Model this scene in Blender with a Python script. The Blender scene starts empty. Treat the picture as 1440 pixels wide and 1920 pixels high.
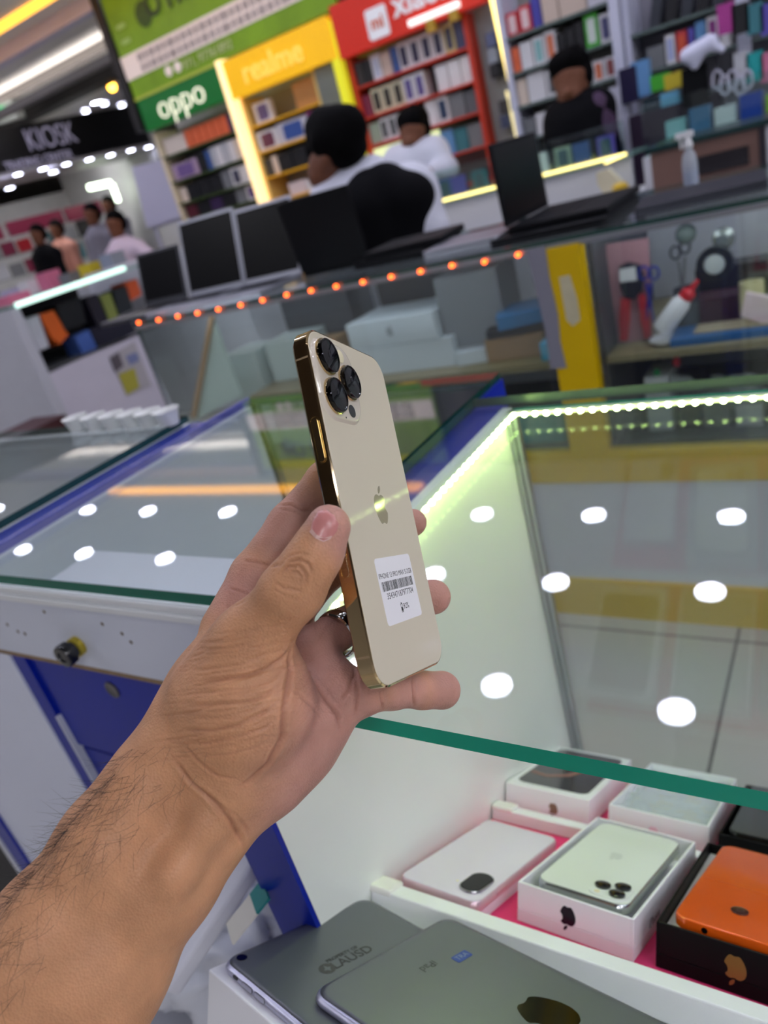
import bpy, bmesh, math, random
import numpy as np
from mathutils import Vector, Matrix
from mathutils.bvhtree import BVHTree

scene = bpy.context.scene
COL = scene.collection
random.seed(7)

# ------------------------------------------------------------------ camera
CAM_H = 1.25
_a, _p, _r = math.radians(36.5), math.radians(23.7), math.radians(16.1)
FWD = Vector((-math.sin(_a) * math.cos(_p), math.cos(_a) * math.cos(_p), -math.sin(_p)))
_R0 = Vector((math.cos(_a), math.sin(_a), 0.0))
_U0 = _R0.cross(FWD)
RGT = math.cos(_r) * _R0 - math.sin(_r) * _U0
UPV = math.cos(_r) * _U0 + math.sin(_r) * _R0
CAM = Vector((0, 0, CAM_H))
FPX = 1387.0
cam_data = bpy.data.cameras.new('camera')
cam = bpy.data.objects.new('camera', cam_data)
COL.objects.link(cam)
cam.matrix_world = Matrix(((RGT.x, UPV.x, -FWD.x, 0), (RGT.y, UPV.y, -FWD.y, 0), (RGT.z, UPV.z, -FWD.z, CAM_H), (0, 0, 0, 1)))
cam_data.sensor_fit = 'VERTICAL'
cam_data.sensor_height = 36
cam_data.lens = 36 * FPX / 1920
cam_data.clip_start = 0.02
cam_data.clip_end = 60
cam_data.dof.use_dof = True
cam_data.dof.focus_distance = 0.36
cam_data.dof.aperture_fstop = 7.8
scene.camera = cam

# ------------------------------------------------------------------ world, exposure
scene.view_settings.view_transform = 'Standard'
scene.view_settings.look = 'None'
scene.view_settings.gamma = 1
scene.view_settings.use_curve_mapping = False
scene.view_settings.exposure = 0.56
world = bpy.data.worlds.new('mall_air')
scene.world = world
world.use_nodes = True
world.node_tree.nodes['Background'].inputs[0].default_value = (0.80, 0.86, 1.0, 1)
world.node_tree.nodes['Background'].inputs[1].default_value = 0.42
LAMP_L = 40.0        # radiance of each ceiling downlight
LED_L = 60.0         # radiance of the showcase led dots


# ------------------------------------------------------------------ pixel -> place helpers (frame 1440x1920)
def ray(x, y):
    return FWD + RGT * ((x - 720) / FPX) - UPV * ((y - 960) / FPX)


def at_z(x, y, z):
    d = ray(x, y)
    return CAM + d * ((z - CAM_H) / d.z)


def at_y(x, y, Y):
    d = ray(x, y)
    return CAM + d * (Y / d.y)


def at_x(x, y, X):
    d = ray(x, y)
    return CAM + d * (X / d.x)


def at_d(x, y, depth):
    return CAM + ray(x, y) * depth


def at_pl(x, y, P0, n):
    d = ray(x, y)
    return CAM + d * ((P0 - CAM).dot(n) / d.dot(n))


# ------------------------------------------------------------------ materials
def lin(c):
    return tuple((v / 255 / 12.92) if v / 255 <= 0.04045 else ((v / 255 + 0.055) / 1.055) ** 2.4 for v in c)


MATS = {}


def mat(name, rgb=(128, 128, 128), rough=0.5, metal=0.0, emit=0.0, spec=0.5, bump=0.0, bscale=60, var=0.0, vscale=8,
        coat=0.0, sss=0.0, alpha=1.0, ecol=None, trans=0.0):
    if name in MATS:
        return MATS[name]
    m = bpy.data.materials.new(name)
    m.use_nodes = True
    nt = m.node_tree
    b = nt.nodes['Principled BSDF']
    c = lin(rgb) + (1,)
    b.inputs['Base Color'].default_value = c
    b.inputs['Roughness'].default_value = rough
    b.inputs['Metallic'].default_value = metal
    b.inputs['Specular IOR Level'].default_value = spec
    b.inputs['Coat Weight'].default_value = coat
    b.inputs['Coat Roughness'].default_value = 0.05
    b.inputs['Alpha'].default_value = alpha
    b.inputs['Transmission Weight'].default_value = trans
    if sss:
        b.inputs['Subsurface Weight'].default_value = sss
        b.inputs['Subsurface Scale'].default_value = 0.01
    if emit:
        b.inputs['Emission Color'].default_value = (lin(ecol) + (1,)) if ecol else c
        b.inputs['Emission Strength'].default_value = emit
    tc = nt.nodes.new('ShaderNodeTexCoord')
    if var:
        n = nt.nodes.new('ShaderNodeTexNoise')
        n.inputs['Scale'].default_value = vscale
        n.inputs['Detail'].default_value = 5
        mr = nt.nodes.new('ShaderNodeMapRange')
        mr.inputs['From Min'].default_value = 0.3
        mr.inputs['From Max'].default_value = 0.7
        mr.inputs['To Min'].default_value = 1 - var
        mr.inputs['To Max'].default_value = 1 + var
        mx = nt.nodes.new('ShaderNodeVectorMath')
        mx.operation = 'SCALE'
        mx.inputs[0].default_value = c[:3]
        nt.links.new(tc.outputs['Object'], n.inputs['Vector'])
        nt.links.new(n.outputs['Fac'], mr.inputs['Value'])
        nt.links.new(mr.outputs['Result'], mx.inputs['Scale'])
        nt.links.new(mx.outputs['Vector'], b.inputs['Base Color'])
    if bump:
        n = nt.nodes.new('ShaderNodeTexNoise')
        n.inputs['Scale'].default_value = bscale
        n.inputs['Detail'].default_value = 4
        bp = nt.nodes.new('ShaderNodeBump')
        bp.inputs['Strength'].default_value = bump
        bp.inputs['Distance'].default_value = 0.002
        nt.links.new(tc.outputs['Object'], n.inputs['Vector'])
        nt.links.new(n.outputs['Fac'], bp.inputs['Height'])
        nt.links.new(bp.outputs['Normal'], b.inputs['Normal'])
    MATS[name] = m
    return m


def glass(name, tint=(250, 253, 252), ior=1.5, haze=0.0):
    """thin clear pane: see-through with a true mirror share from Fresnel, plus an optional pale diffuse haze"""
    if name in MATS:
        return MATS[name]
    m = bpy.data.materials.new(name)
    m.use_nodes = True
    nt = m.node_tree
    nt.nodes.remove(nt.nodes['Principled BSDF'])
    tr = nt.nodes.new('ShaderNodeBsdfTransparent')
    tr.inputs['Color'].default_value = lin(tint) + (1,)
    gl = nt.nodes.new('ShaderNodeBsdfGlossy')
    gl.inputs['Roughness'].default_value = 0.012
    gl.inputs['Color'].default_value = (0.97, 0.98, 1, 1)
    fr = nt.nodes.new('ShaderNodeFresnel')
    ge = nt.nodes.new('ShaderNodeNewGeometry')
    mi = nt.nodes.new('ShaderNodeMapRange')          # leaving the pane: same mirror share as entering it
    mi.inputs['To Min'].default_value = ior
    mi.inputs['To Max'].default_value = 1 / ior
    nt.links.new(ge.outputs['Backfacing'], mi.inputs['Value'])
    nt.links.new(mi.outputs['Result'], fr.inputs['IOR'])
    mx = nt.nodes.new('ShaderNodeMixShader')
    nt.links.new(fr.outputs[0], mx.inputs[0])
    nt.links.new(tr.outputs[0], mx.inputs[1])
    nt.links.new(gl.outputs[0], mx.inputs[2])
    last = mx
    if haze:
        df = nt.nodes.new('ShaderNodeBsdfDiffuse')
        df.inputs['Color'].default_value = (0.8, 0.84, 0.86, 1)
        m2 = nt.nodes.new('ShaderNodeMixShader')
        m2.inputs[0].default_value = haze
        nt.links.new(mx.outputs[0], m2.inputs[1])
        nt.links.new(df.outputs[0], m2.inputs[2])
        last = m2
    nt.links.new(last.outputs[0], nt.nodes['Material Output'].inputs['Surface'])
    MATS[name] = m
    return m


# ------------------------------------------------------------------ objects
def props(o, label=None, cat=None, group=None, kind=None):
    if label:
        o['label'] = label
    if cat:
        o['category'] = cat
    if group:
        o['group'] = group
    if kind:
        o['kind'] = kind
    return o


def empty(name, M, label, cat, group=None):
    o = bpy.data.objects.new(name, None)
    COL.objects.link(o)
    o.empty_display_size = 0.02
    if not isinstance(M, Matrix):
        M = Matrix.Translation(Vector(M))
    o.matrix_world = M
    return props(o, label, cat, group)


def frame(o, x, y, z):
    return Matrix(((x[0], y[0], z[0], o[0]), (x[1], y[1], z[1], o[1]), (x[2], y[2], z[2], o[2]), (0, 0, 0, 1)))


def rrect(w, h, r, n=6, cx=0, cy=0):
    pts = []
    for qx, qy, a0 in ((1, 1, 0), (-1, 1, 90), (-1, -1, 180), (1, -1, 270)):
        for i in range(n + 1):
            a = math.radians(a0 + 90 * i / n)
            pts.append((cx + qx * (w / 2 - r) + r * math.cos(a), cy + qy * (h / 2 - r) + r * math.sin(a)))
    return pts


def circ(r, n=24, cx=0, cy=0):
    return [(cx + r * math.cos(2 * math.pi * i / n), cy + r * math.sin(2 * math.pi * i / n)) for i in range(n)]


class MB:
    """collects shapes, links them as ONE mesh object; M maps shape space to parent (or world) space"""

    def __init__(s, M=None):
        s.v, s.f, s.mi, s.M = [], [], [], M

    def add(s, vs, fs, mi=0, M=None):
        k = len(s.v)
        M = M or s.M
        for p in vs:
            p = Vector(p)
            s.v.append(M @ p if M else p)
        for q in fs:
            s.f.append(tuple(k + i for i in q))
            s.mi.append(mi)
        return s

    def box(s, x0, x1, y0, y1, z0, z1, mi=0, M=None):
        x0, x1 = min(x0, x1), max(x0, x1)
        y0, y1 = min(y0, y1), max(y0, y1)
        z0, z1 = min(z0, z1), max(z0, z1)
        vs = [(x0, y0, z0), (x1, y0, z0), (x1, y1, z0), (x0, y1, z0), (x0, y0, z1), (x1, y0, z1), (x1, y1, z1), (x0, y1, z1)]
        return s.add(vs, [(0, 3, 2, 1), (4, 5, 6, 7), (0, 1, 5, 4), (1, 2, 6, 5), (2, 3, 7, 6), (3, 0, 4, 7)], mi, M)

    def prism(s, poly, z0, z1, mi=0, M=None, top=None, cap=True, side_mi=None):
        """poly in xy from z0 to z1; top = optional polygon for the z1 end"""
        n = len(poly)
        tp = top or poly
        vs = [(x, y, z0) for x, y in poly] + [(x, y, z1) for x, y in tp]
        fs = [(i, (i + 1) % n, n + (i + 1) % n, n + i) for i in range(n)]
        s.add(vs, fs, mi if side_mi is None else side_mi, M)
        if cap:
            k = len(s.v) - 2 * n
            s.f.append(tuple(k + i for i in reversed(range(n))))
            s.f.append(tuple(k + n + i for i in range(n)))
            s.mi += [mi, mi]
        return s

    def loops(s, loops, mi=0, M=None, cap=(True, True), close=False):
        """skin a list of equal-length 3d rings"""
        n = len(loops[0])
        vs = [p for L in loops for p in L]
        fs = []
        for j in range(len(loops) - 1 + (1 if close else 0)):
            a, b = j * n, ((j + 1) % len(loops)) * n
            fs += [(a + i, a + (i + 1) % n, b + (i + 1) % n, b + i) for i in range(n)]
        if cap[0] and not close:
            fs.append(tuple(reversed(range(n))))
        if cap[1] and not close:
            fs.append(tuple((len(loops) - 1) * n + i for i in range(n)))
        return s.add(vs, fs, mi, M)

    def tube(s, pts, r, n=10, mi=0, M=None, close=False):
        pts = [Vector(p) for p in pts]
        rs = r if isinstance(r, (list, tuple)) else [r] * len(pts)
        L = []
        up = None
        for i, p in enumerate(pts):
            if close:
                t = (pts[(i + 1) % len(pts)] - pts[i - 1]).normalized()
            else:
                t = (pts[min(i + 1, len(pts) - 1)] - pts[max(i - 1, 0)]).normalized()
            if up is None:
                up = t.orthogonal().normalized()
            up = (up - t * up.dot(t)).normalized()
            b = t.cross(up)
            L.append([p + (up * math.cos(2 * math.pi * k / n) + b * math.sin(2 * math.pi * k / n)) * rs[i] for k in range(n)])
        return s.loops(L, mi, M, close=close)

    def lathe(s, prof, n=24, mi=0, M=None):
        """prof: (r, z) list about local z"""
        return s.loops([[(max(r, 1e-5) * math.cos(2 * math.pi * k / n), max(r, 1e-5) * math.sin(2 * math.pi * k / n), z) for k in range(n)]
                        for r, z in prof], mi, M)

    def ball(s, c, r, n=10, mi=0, M=None, sc=(1, 1, 1)):
        c = Vector(c)
        L = []
        for j in range(1, n):
            a = math.pi * j / n
            L.append([(c.x + sc[0] * r * math.sin(a) * math.cos(2 * math.pi * k / (2 * n)), c.y + sc[1] * r * math.sin(a) * math.sin(2 * math.pi * k / (2 * n)),
                       c.z - sc[2] * r * math.cos(a)) for k in range(2 * n)])
        return s.loops(L, mi, M)

    def build(s, name, m, parent=None, world=False, bevel=0.0, bseg=2, smooth=False, label=None, cat=None, group=None, kind=None, auto=True):
        me = bpy.data.meshes.new(name)
        vs = s.v
        loc = Vector((0, 0, 0))
        if parent is not None:
            if world:
                inv = parent.matrix_world.inverted()
                vs = [inv @ p for p in vs]
        else:
            xs, ys, zs = zip(*[tuple(p) for p in vs])
            loc = Vector(((min(xs) + max(xs)) / 2, (min(ys) + max(ys)) / 2, min(zs)))
            vs = [p - loc for p in vs]
        me.from_pydata([tuple(p) for p in vs], [], s.f)
        for mm in (m if isinstance(m, (list, tuple)) else [m]):
            me.materials.append(mm)
        me.polygons.foreach_set('material_index', s.mi)
        if smooth:
            me.polygons.foreach_set('use_smooth', [True] * len(me.polygons))
        me.update()
        bm = bmesh.new()
        bm.from_mesh(me)
        bmesh.ops.recalc_face_normals(bm, faces=bm.faces)
        if smooth and auto:
            for e in bm.edges:
                if len(e.link_faces) == 2 and e.calc_face_angle(0) > 0.7:
                    e.smooth = False
        bm.to_mesh(me)
        bm.free()
        o = bpy.data.objects.new(name, me)
        COL.objects.link(o)
        if parent is not None:
            o.parent = parent
            if parent.type == 'EMPTY':
                pass
        else:
            o.location = loc
            o.matrix_world = Matrix.Translation(loc)
        if world and parent is not None:
            o.matrix_world = parent.matrix_world.copy()
            o.matrix_parent_inverse = Matrix.Identity(4)
            o.matrix_basis = Matrix.Identity(4)
        if bevel:
            b = o.modifiers.new('bevel', 'BEVEL')
            b.width = bevel
            b.segments = bseg
            b.limit_method = 'ANGLE'
            b.harden_normals = False
        return props(o, label, cat, group, kind)


def text_mesh(name, txt, size, M, m, parent=None, world=True, ext=0.0003, sx=1.0, align='CENTER', bold=0.0):
    """lettering turned into a mesh; M places its xy plane"""
    cu = bpy.data.curves.new(name, 'FONT')
    cu.body = txt
    cu.size = size
    cu.align_x = align
    cu.align_y = 'CENTER'
    cu.extrude = ext
    cu.offset = bold
    cu.resolution_u = 4
    o = bpy.data.objects.new(name, cu)
    COL.objects.link(o)
    dg = bpy.context.evaluated_depsgraph_get()
    me = bpy.data.meshes.new_from_object(o.evaluated_get(dg))
    bpy.data.objects.remove(o)
    me.transform(Matrix.Diagonal((sx, 1, 1, 1)))
    mb = MB(M)
    mb.add([tuple(v.co) for v in me.vertices], [tuple(p.vertices) for p in me.polygons])
    return mb.build(name, m, parent, world=world)


APPLE = [(0.02, 0.66), (-0.18, 0.74), (-0.42, 0.72), (-0.66, 0.52), (-0.78, 0.2), (-0.76, -0.2), (-0.6, -0.62), (-0.4, -0.9), (-0.24, -1.0),
         (-0.04, -0.93), (0.1, -0.92), (0.3, -1.0), (0.46, -0.93), (0.64, -0.66), (0.78, -0.32), (0.6, -0.16), (0.5, 0.08), (0.52, 0.32), (0.7, 0.5),
         (0.56, 0.66), (0.34, 0.74), (0.14, 0.68)]
LEAF = [(0.02, 0.8), (0.04, 1.02), (0.18, 1.2), (0.4, 1.3), (0.4, 1.08), (0.26, 0.88), (0.12, 0.8)]


def _round(P, k=2):
    for _ in range(k):
        Q = []
        for a, b in zip(P, P[1:] + P[:1]):
            Q += [(a[0] * .8 + b[0] * .2, a[1] * .8 + b[1] * .2), (a[0] * .2 + b[0] * .8, a[1] * .2 + b[1] * .8)]
        P = Q
    return P


APPLE, LEAF = _round(APPLE), _round(LEAF, 1)


def apple(name, size, M, m, parent, ext=0.0003, world=False):
    k = size / 2
    mb = MB(M)
    for P in (APPLE, LEAF):
        mb.prism([(x * k, y * k) for x, y in P], 0, ext)
    return mb.build(name, m, parent, world=world)


# ------------------------------------------------------------------ smooth bodies: blended round cones meshed on a grid
def grow(prims, h, k=0.006, pad=0.0):
    """prims: (a, b, ra, rb) tapered capsules in world space, optional 5th = own blend; returns verts, quads"""
    P = [(np.array(p[0], float), np.array(p[1], float), p[2], p[3], (p[4] if len(p) > 4 else k)) for p in prims]
    lo = np.min([np.minimum(a - ra, b - rb) for a, b, ra, rb, _ in P], 0) - 3 * h
    hi = np.max([np.maximum(a + ra, b + rb) for a, b, ra, rb, _ in P], 0) + 3 * h
    n = np.ceil((hi - lo) / h).astype(int) + 1
    D = np.full(n, 1.0, np.float32)
    for a, b, ra, rb, kk in P:
        m = max(ra, rb) + kk + 2 * h
        i0 = np.maximum(((np.minimum(a, b) - m - lo) / h).astype(int), 0)
        i1 = np.minimum(((np.maximum(a, b) + m - lo) / h).astype(int) + 2, n)
        ax = [lo[j] + h * np.arange(i0[j], i1[j]) for j in range(3)]
        X, Y, Z = np.meshgrid(*ax, indexing='ij')
        ab = b - a
        L2 = max(ab @ ab, 1e-12)
        t = np.clip(((X - a[0]) * ab[0] + (Y - a[1]) * ab[1] + (Z - a[2]) * ab[2]) / L2, 0, 1)
        d = np.sqrt((X - a[0] - t * ab[0]) ** 2 + (Y - a[1] - t * ab[1]) ** 2 + (Z - a[2] - t * ab[2]) ** 2) - (ra + (rb - ra) * t)
        sl = tuple(slice(i0[j], i1[j]) for j in range(3))
        o = D[sl]
        hh = np.maximum(kk - np.abs(o - d), 0) / kk
        D[sl] = np.minimum(o, d) - hh * hh * kk * 0.25
    return nets(D, lo, h)


def nets(D, lo, h):
    s = D < 0
    c = np.zeros(np.array(D.shape) - 1, int)
    for dx in (0, 1):
        for dy in (0, 1):
            for dz in (0, 1):
                c += s[dx:s.shape[0] - 1 + dx, dy:s.shape[1] - 1 + dy, dz:s.shape[2] - 1 + dz]
    act = (c > 0) & (c < 8)
    idx = np.full(act.shape, -1, int)
    cells = np.argwhere(act)
    idx[act] = np.arange(len(cells))
    acc = np.zeros((len(cells), 3))
    cnt = np.zeros(len(cells))
    E = []
    for ax in range(3):
        for u in (0, 1):
            for v in (0, 1):
                o0 = [0, 0, 0]
                o0[(ax + 1) % 3] = u
                o0[(ax + 2) % 3] = v
                o1 = list(o0)
                o1[ax] = 1
                d0 = D[tuple((cells + o0).T)]
                d1 = D[tuple((cells + o1).T)]
                m = (d0 < 0) != (d1 < 0)
                t = np.where(m, d0 / np.where(m, d0 - d1, 1), 0)
                p = np.array(o0, float)[None, :].repeat(len(cells), 0)
                p[:, ax] += t
                acc[m] += p[m]
                cnt[m] += 1
    V = lo + h * (cells + acc / cnt[:, None])
    Q = []
    for ax in range(3):
        a1, a2 = (ax + 1) % 3, (ax + 2) % 3
        sl0 = [slice(None)] * 3
        sl1 = [slice(None)] * 3
        sl0[ax] = slice(0, -1)
        sl1[ax] = slice(1, None)
        m = s[tuple(sl0)] != s[tuple(sl1)]
        e = np.argwhere(m)
        ok = (e[:, a1] > 0) & (e[:, a2] > 0) & (e[:, a1] < D.shape[a1] - 1) & (e[:, a2] < D.shape[a2] - 1)
        e = e[ok]
        inside = s[tuple(e.T)]
        q = []
        for o1, o2 in ((1, 1), (0, 1), (0, 0), (1, 0)):
            cc = e.copy()
            cc[:, a1] -= o1
            cc[:, a2] -= o2
            q.append(idx[tuple(cc.T)])
        q = np.stack(q, 1)
        q[~inside] = q[~inside][:, ::-1]
        Q.append(q)
    return V, np.concatenate(Q)


def body(name, prims, h, m, parent=None, k=0.02, smooth_it=0, label=None, cat=None):
    V, Q = grow(prims, h, k)
    mb = MB()
    mb.v = [Vector(p) for p in V]
    mb.f = [tuple(int(i) for i in q) for q in Q]
    mb.mi = [0] * len(mb.f)
    o = mb.build(name, m, parent, world=parent is not None, smooth=True, auto=False, label=label, cat=cat)
    return o

# ================================================================== the mall room
Z = CAM_H


def tile_floor():
    m = bpy.data.materials.new('floor_tiles')
    m.use_nodes = True
    nt = m.node_tree
    b = nt.nodes['Principled BSDF']
    b.inputs['Roughness'].default_value = 0.22
    tc = nt.nodes.new('ShaderNodeTexCoord')
    mp = nt.nodes.new('ShaderNodeMapping')
    mp.inputs['Location'].default_value = (0.265, -1.63, 0)
    br = nt.nodes.new('ShaderNodeTexBrick')
    br.offset = 0
    br.inputs['Scale'].default_value = 1
    br.inputs['Brick Width'].default_value = 0.6
    br.inputs['Row Height'].default_value = 0.6
    br.inputs['Mortar Size'].default_value = 0.004
    br.inputs['Color1'].default_value = lin((196, 190, 178)) + (1,)
    br.inputs['Color2'].default_value = lin((188, 183, 172)) + (1,)
    br.inputs['Mortar'].default_value = lin((95, 92, 88)) + (1,)
    nz = nt.nodes.new('ShaderNodeTexNoise')
    nz.inputs['Scale'].default_value = 3
    nz.inputs['Detail'].default_value = 6
    mx = nt.nodes.new('ShaderNodeMix')
    mx.data_type = 'RGBA'
    mx.blend_type = 'MULTIPLY'
    mx.inputs[0].default_value = 0.25
    nt.links.new(tc.outputs['Object'], mp.inputs['Vector'])
    nt.links.new(mp.outputs[0], br.inputs['Vector'])
    nt.links.new(tc.outputs['Object'], nz.inputs['Vector'])
    nt.links.new(br.outputs['Color'], mx.inputs[6])
    nt.links.new(nz.outputs['Color'], mx.inputs[7])
    nt.links.new(mx.outputs[2], b.inputs['Base Color'])
    return m


def struct(name, mb, m, **k):
    o = MB.build(mb, name, m, **k)
    o['kind'] = 'structure'
    return o


fl = struct('floor', MB().box(-24, 6, -4, 22, -0.05, 0), tile_floor())
fl.location.z = 0
for v in fl.data.vertices:
    v.co.x += fl.location.x
    v.co.y += fl.location.y
    v.co.z -= 0.05
fl.location = (0, 0, 0)
ceil_m = mat('ceiling_paint', (236, 234, 230), 0.7, var=0.04, vscale=1.5)
struct('ceiling', MB().box(-24, 6, 0.9, 22, 3.04, 3.1), ceil_m)
struct('ceiling_aisle', MB().box(-24, 6, -4, 0.899, 3.04, 3.1), mat('dark_brown_ceiling', (58, 46, 38), 0.6))  # unseen part, coloured dark so the phone's gold frame reflects dark
wall_m = mat('mall_wall_paint', (190, 190, 192), 0.6, var=0.03)
struct('wall_back', MB().box(-5.0, 6, 5.42, 5.5, 0, 3.04), wall_m)
struct('wall_far', MB().box(-24, 6, 21.9, 22, 0, 3.04), wall_m)
struct('wall_left', MB().box(-24, -23.9, -4, 22, 0, 3.04), wall_m)
struct('wall_right', MB().box(5.9, 6, -4, 22, 0, 3.04), wall_m)
struct('wall_front', MB().box(-24, 6, -4, -3.9, 0, 3.04), wall_m)
struct('trim_1', MB().box(-14, -4.95, 4.95, 5.06, 2.93, 3.04), mat('pale_lilac_trim', (216, 212, 232), 0.4), bevel=0.01)
struct('trim_2', MB().box(-14, -5.2, 6.75, 6.98, 2.93, 3.04), mat('black_bulkhead', (16, 15, 17), 0.5))
struct('trim_3', MB().box(-14, -5.2, 5.95, 6.05, 2.98, 3.04), mat('grey_reveal', (120, 116, 114), 0.6))
cove = MB().box(-6.9, -3.0, 4.58, 4.68, 3.01, 3.04).build('cove_light', mat('warm_cove_glow', (255, 176, 60), 0.5, emit=1.7),
                                                       label='long warm orange cove light strip recessed in the ceiling', cat='ceiling light')

# ------------------------------------------------------------------ recessed downlights
lamp_m = mat('downlight_lens', (226, 227, 250), 0.4, emit=LAMP_L)
trim_m = mat('downlight_rim', (225, 225, 228), 0.35)


def make_downlight():
    t = empty('ceiling_downlight', (0, 0, 3.04), None, 'ceiling light', 'recessed round downlights in the mall ceiling')
    MB().lathe([(0.090, -0.0), (0.090, -0.006), (0.076, -0.009), (0.068, -0.002)], 28).build('rim', trim_m, t, smooth=True)
    MB().lathe([(0.0685, -0.003), (0.05, -0.0045), (0.0001, -0.005)], 28).build('lens', lamp_m, t)
    return t


def copy_tree(o, parent=None):
    c = o.copy()
    COL.objects.link(c)
    if parent is not None:
        c.parent = parent
    for ch in list(o.children):
        copy_tree(ch, c)
    return c


dl = make_downlight()
dl['label'] = 'round white recessed downlight in the grid of the mall ceiling'
first = True
for X in (4.0, 3.1, 2.1, 1.1, 0.2, -0.66, -1.48, -2.28, -3.08, -3.9, -4.78, -5.85, -6.8, -7.5, -8.5):
    for Y in (-2.9, -2.0, -1.1, -0.2, 0.7, 1.6, 2.49, 3.40, 4.20, 5.22, 7.9):
        if Y > 5 and X > -4.6:
            continue
        if Y in (-2.0, -0.2, 1.6) and X < -5:
            continue
        if -3.2 < X < 0.3 and Y < -0.1:
            continue
        if abs(X) < 0.5 and -0.5 < Y < 1.0:
            continue
        o = dl if first else copy_tree(dl)
        first = False
        o.location = (X, Y, 3.04)

# unseen square fill panels added overhead to brighten the scene
panel_m = mat('fill_panel_diffuser', (244, 243, 246), 0.4, emit=11)
for i, (X, Y) in enumerate(((-4.6, -0.9), (-4.4, -3.0), (4.2, 1.8), (0.9, -2.4), (1.9, -0.9), (3.2, 0.6), (2.9, -1.6), (2.4, 2.2))):
    t = empty('ceiling_fill_light', (X, Y, 3.04), 'square white fill panel added to the ceiling out of view, %s of the eight' % ('first', 'second', 'third', 'fourth', 'fifth', 'sixth', 'seventh', 'eighth')[i], 'ceiling light')
    MB().box(-0.3, 0.3, -0.3, 0.3, -0.012, 0.0).build('frame', trim_m, t)
    MB().box(-0.285, 0.285, -0.285, 0.285, -0.0135, -0.0121).build('diffuser', panel_m, t)

up = empty('added_uplight', (-9.5, 5.9, 2.82), 'added long ledge below the ceiling with a hidden fill uplight that brightens the pale ceiling', 'ceiling light')  # ledge and uplight added to brighten the ceiling
MB().box(-4.4, 4.3, -0.05, 0.05, 0.0, 0.02).box(-4.4, 4.3, -0.062, -0.0505, 0.0, 0.07).build('ledge', mat('grey_reveal', (120, 116, 114), 0.6), up)
MB().box(-4.35, 4.25, -0.03, 0.03, 0.021, 0.03).build('light_strip', mat('fill_uplight_glow', (250, 240, 232), 0.4, emit=9), up)

# ================================================================== near display counter
white_lam = mat('white_laminate', (238, 241, 236), 0.32, var=0.015, vscale=3)
blue_lam = mat('blue_laminate', (10, 36, 156), 0.3, spec=0.22, var=0.03, vscale=4)
glass_m = glass('counter_glass', (249, 253, 252), haze=0.008)
edge_m = mat('green_glass_edge', (14, 158, 128), 0.25, spec=0.25)
edge_d = mat('dark_green_glass_edge', (8, 62, 55), 0.1, coat=0.6)
ZG = Z - 0.255


def pane(name, x0, x1, y0, y1, z0, z1, parent, em=None, thin='z', label=None, rear=None):
    """glass slab whose four narrow faces carry the green edge"""
    mb = MB()
    mb.box(x0, x1, y0, y1, z0, z1)
    ax = {'x': 0, 'y': 1, 'z': 2}[thin]
    # faces order: z0,z1,y0,x1,y1,x0
    fa = [2, 2, 1, 0, 1, 0]
    mb.mi = [0 if fa[i] == ax else (2 if fa[i] == 0 else 1) for i in range(6)]
    if rear:
        mb.mi[4] = 3
    o = mb.build(name, [glass_m, em or edge_m, edge_d] + ([rear] if rear else []), parent, world=parent is not None)
    if label:
        o['label'] = label
    return o


case = empty('display_counter', (0.1, 0.48, 0), 'near white and blue display counter whose glass top carries bright green-white led dots', 'counter')
CX0, CX1, CY0, CY1 = -0.335, 0.75, 0.235, 0.735
pane('glass_top', -0.3798, CX1, 0.237, 0.742, ZG - 0.0105, ZG, case, rear=mat('grey_green_edge', (70, 88, 80), 0.3, spec=0.3))  # rear edge greyed in its colour against the led glow
MB().box(-0.345, -0.335, CY0, CY1 + 0.005, 0.0, ZG - 0.0128).build('side_panel', white_lam, case, world=True)
MB().box(-0.380, -0.3452, 0.231, CY1 + 0.01, 0.0, ZG - 0.013).build('outer_panel', blue_lam, case, world=True)
MB().box(-0.3452, -0.335, 0.231, 0.2352, 0.0, ZG - 0.013).build('edge_band', blue_lam, case, world=True)
pane('glass_front', -0.33, CX1, CY1 - 0.006, CY1, 0.34, ZG - 0.0128, case, thin='y')
alu = mat('aluminium_profile', (176, 180, 184), 0.25, 0.9)
MB().box(-0.334, -0.328, CY1 - 0.018, CY1 - 0.0065, 0.34, ZG - 0.018).box(-0.3275, -0.3225, CY1 - 0.016, CY1 - 0.0065, 0.34, ZG - 0.018).build('corner_profile', alu, case, world=True)
MB().box(CX1, CX1 + 0.045, 0.231, CY1 + 0.01, 0.0, ZG - 0.004).build('end_panel', blue_lam, case, world=True)
MB().box(-0.335, CX1, CY1 - 0.02, CY1, 0.0, 0.34).build('base_board', white_lam, case, world=True)
# led strip below the rear and left edges of the glass
strip_m = mat('led_strip_board', (225, 230, 215), 0.5)
led_m = mat('led_dot', (222, 255, 150), 0.4, emit=LED_L)
MB().box(-0.334, CX1, CY1 - 0.0145, CY1 - 0.0065, ZG - 0.0165, ZG - 0.0130).box(-0.3345, -0.3265, 0.26, CY1 - 0.0065, ZG - 0.0165, ZG - 0.0130).build('led_strip', strip_m, case, world=True)
k = 0
ledmesh = None
for i in range(64):
    if i < 34:
        p = (-0.325 + i * 0.0125, CY1 - 0.0155, ZG - 0.0150)
    else:
        p = (-0.3255, CY1 - 0.022 - (i - 34) * 0.0125, ZG - 0.0150)
    if ledmesh is None:
        o = MB().ball((0, 0, 0), 0.0027, 4).build('led', led_m, case)
        ledmesh = o
    else:
        o = ledmesh.copy()
        COL.objects.link(o)
    o.matrix_basis = case.matrix_world.inverted() @ Matrix.Translation(p)

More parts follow.
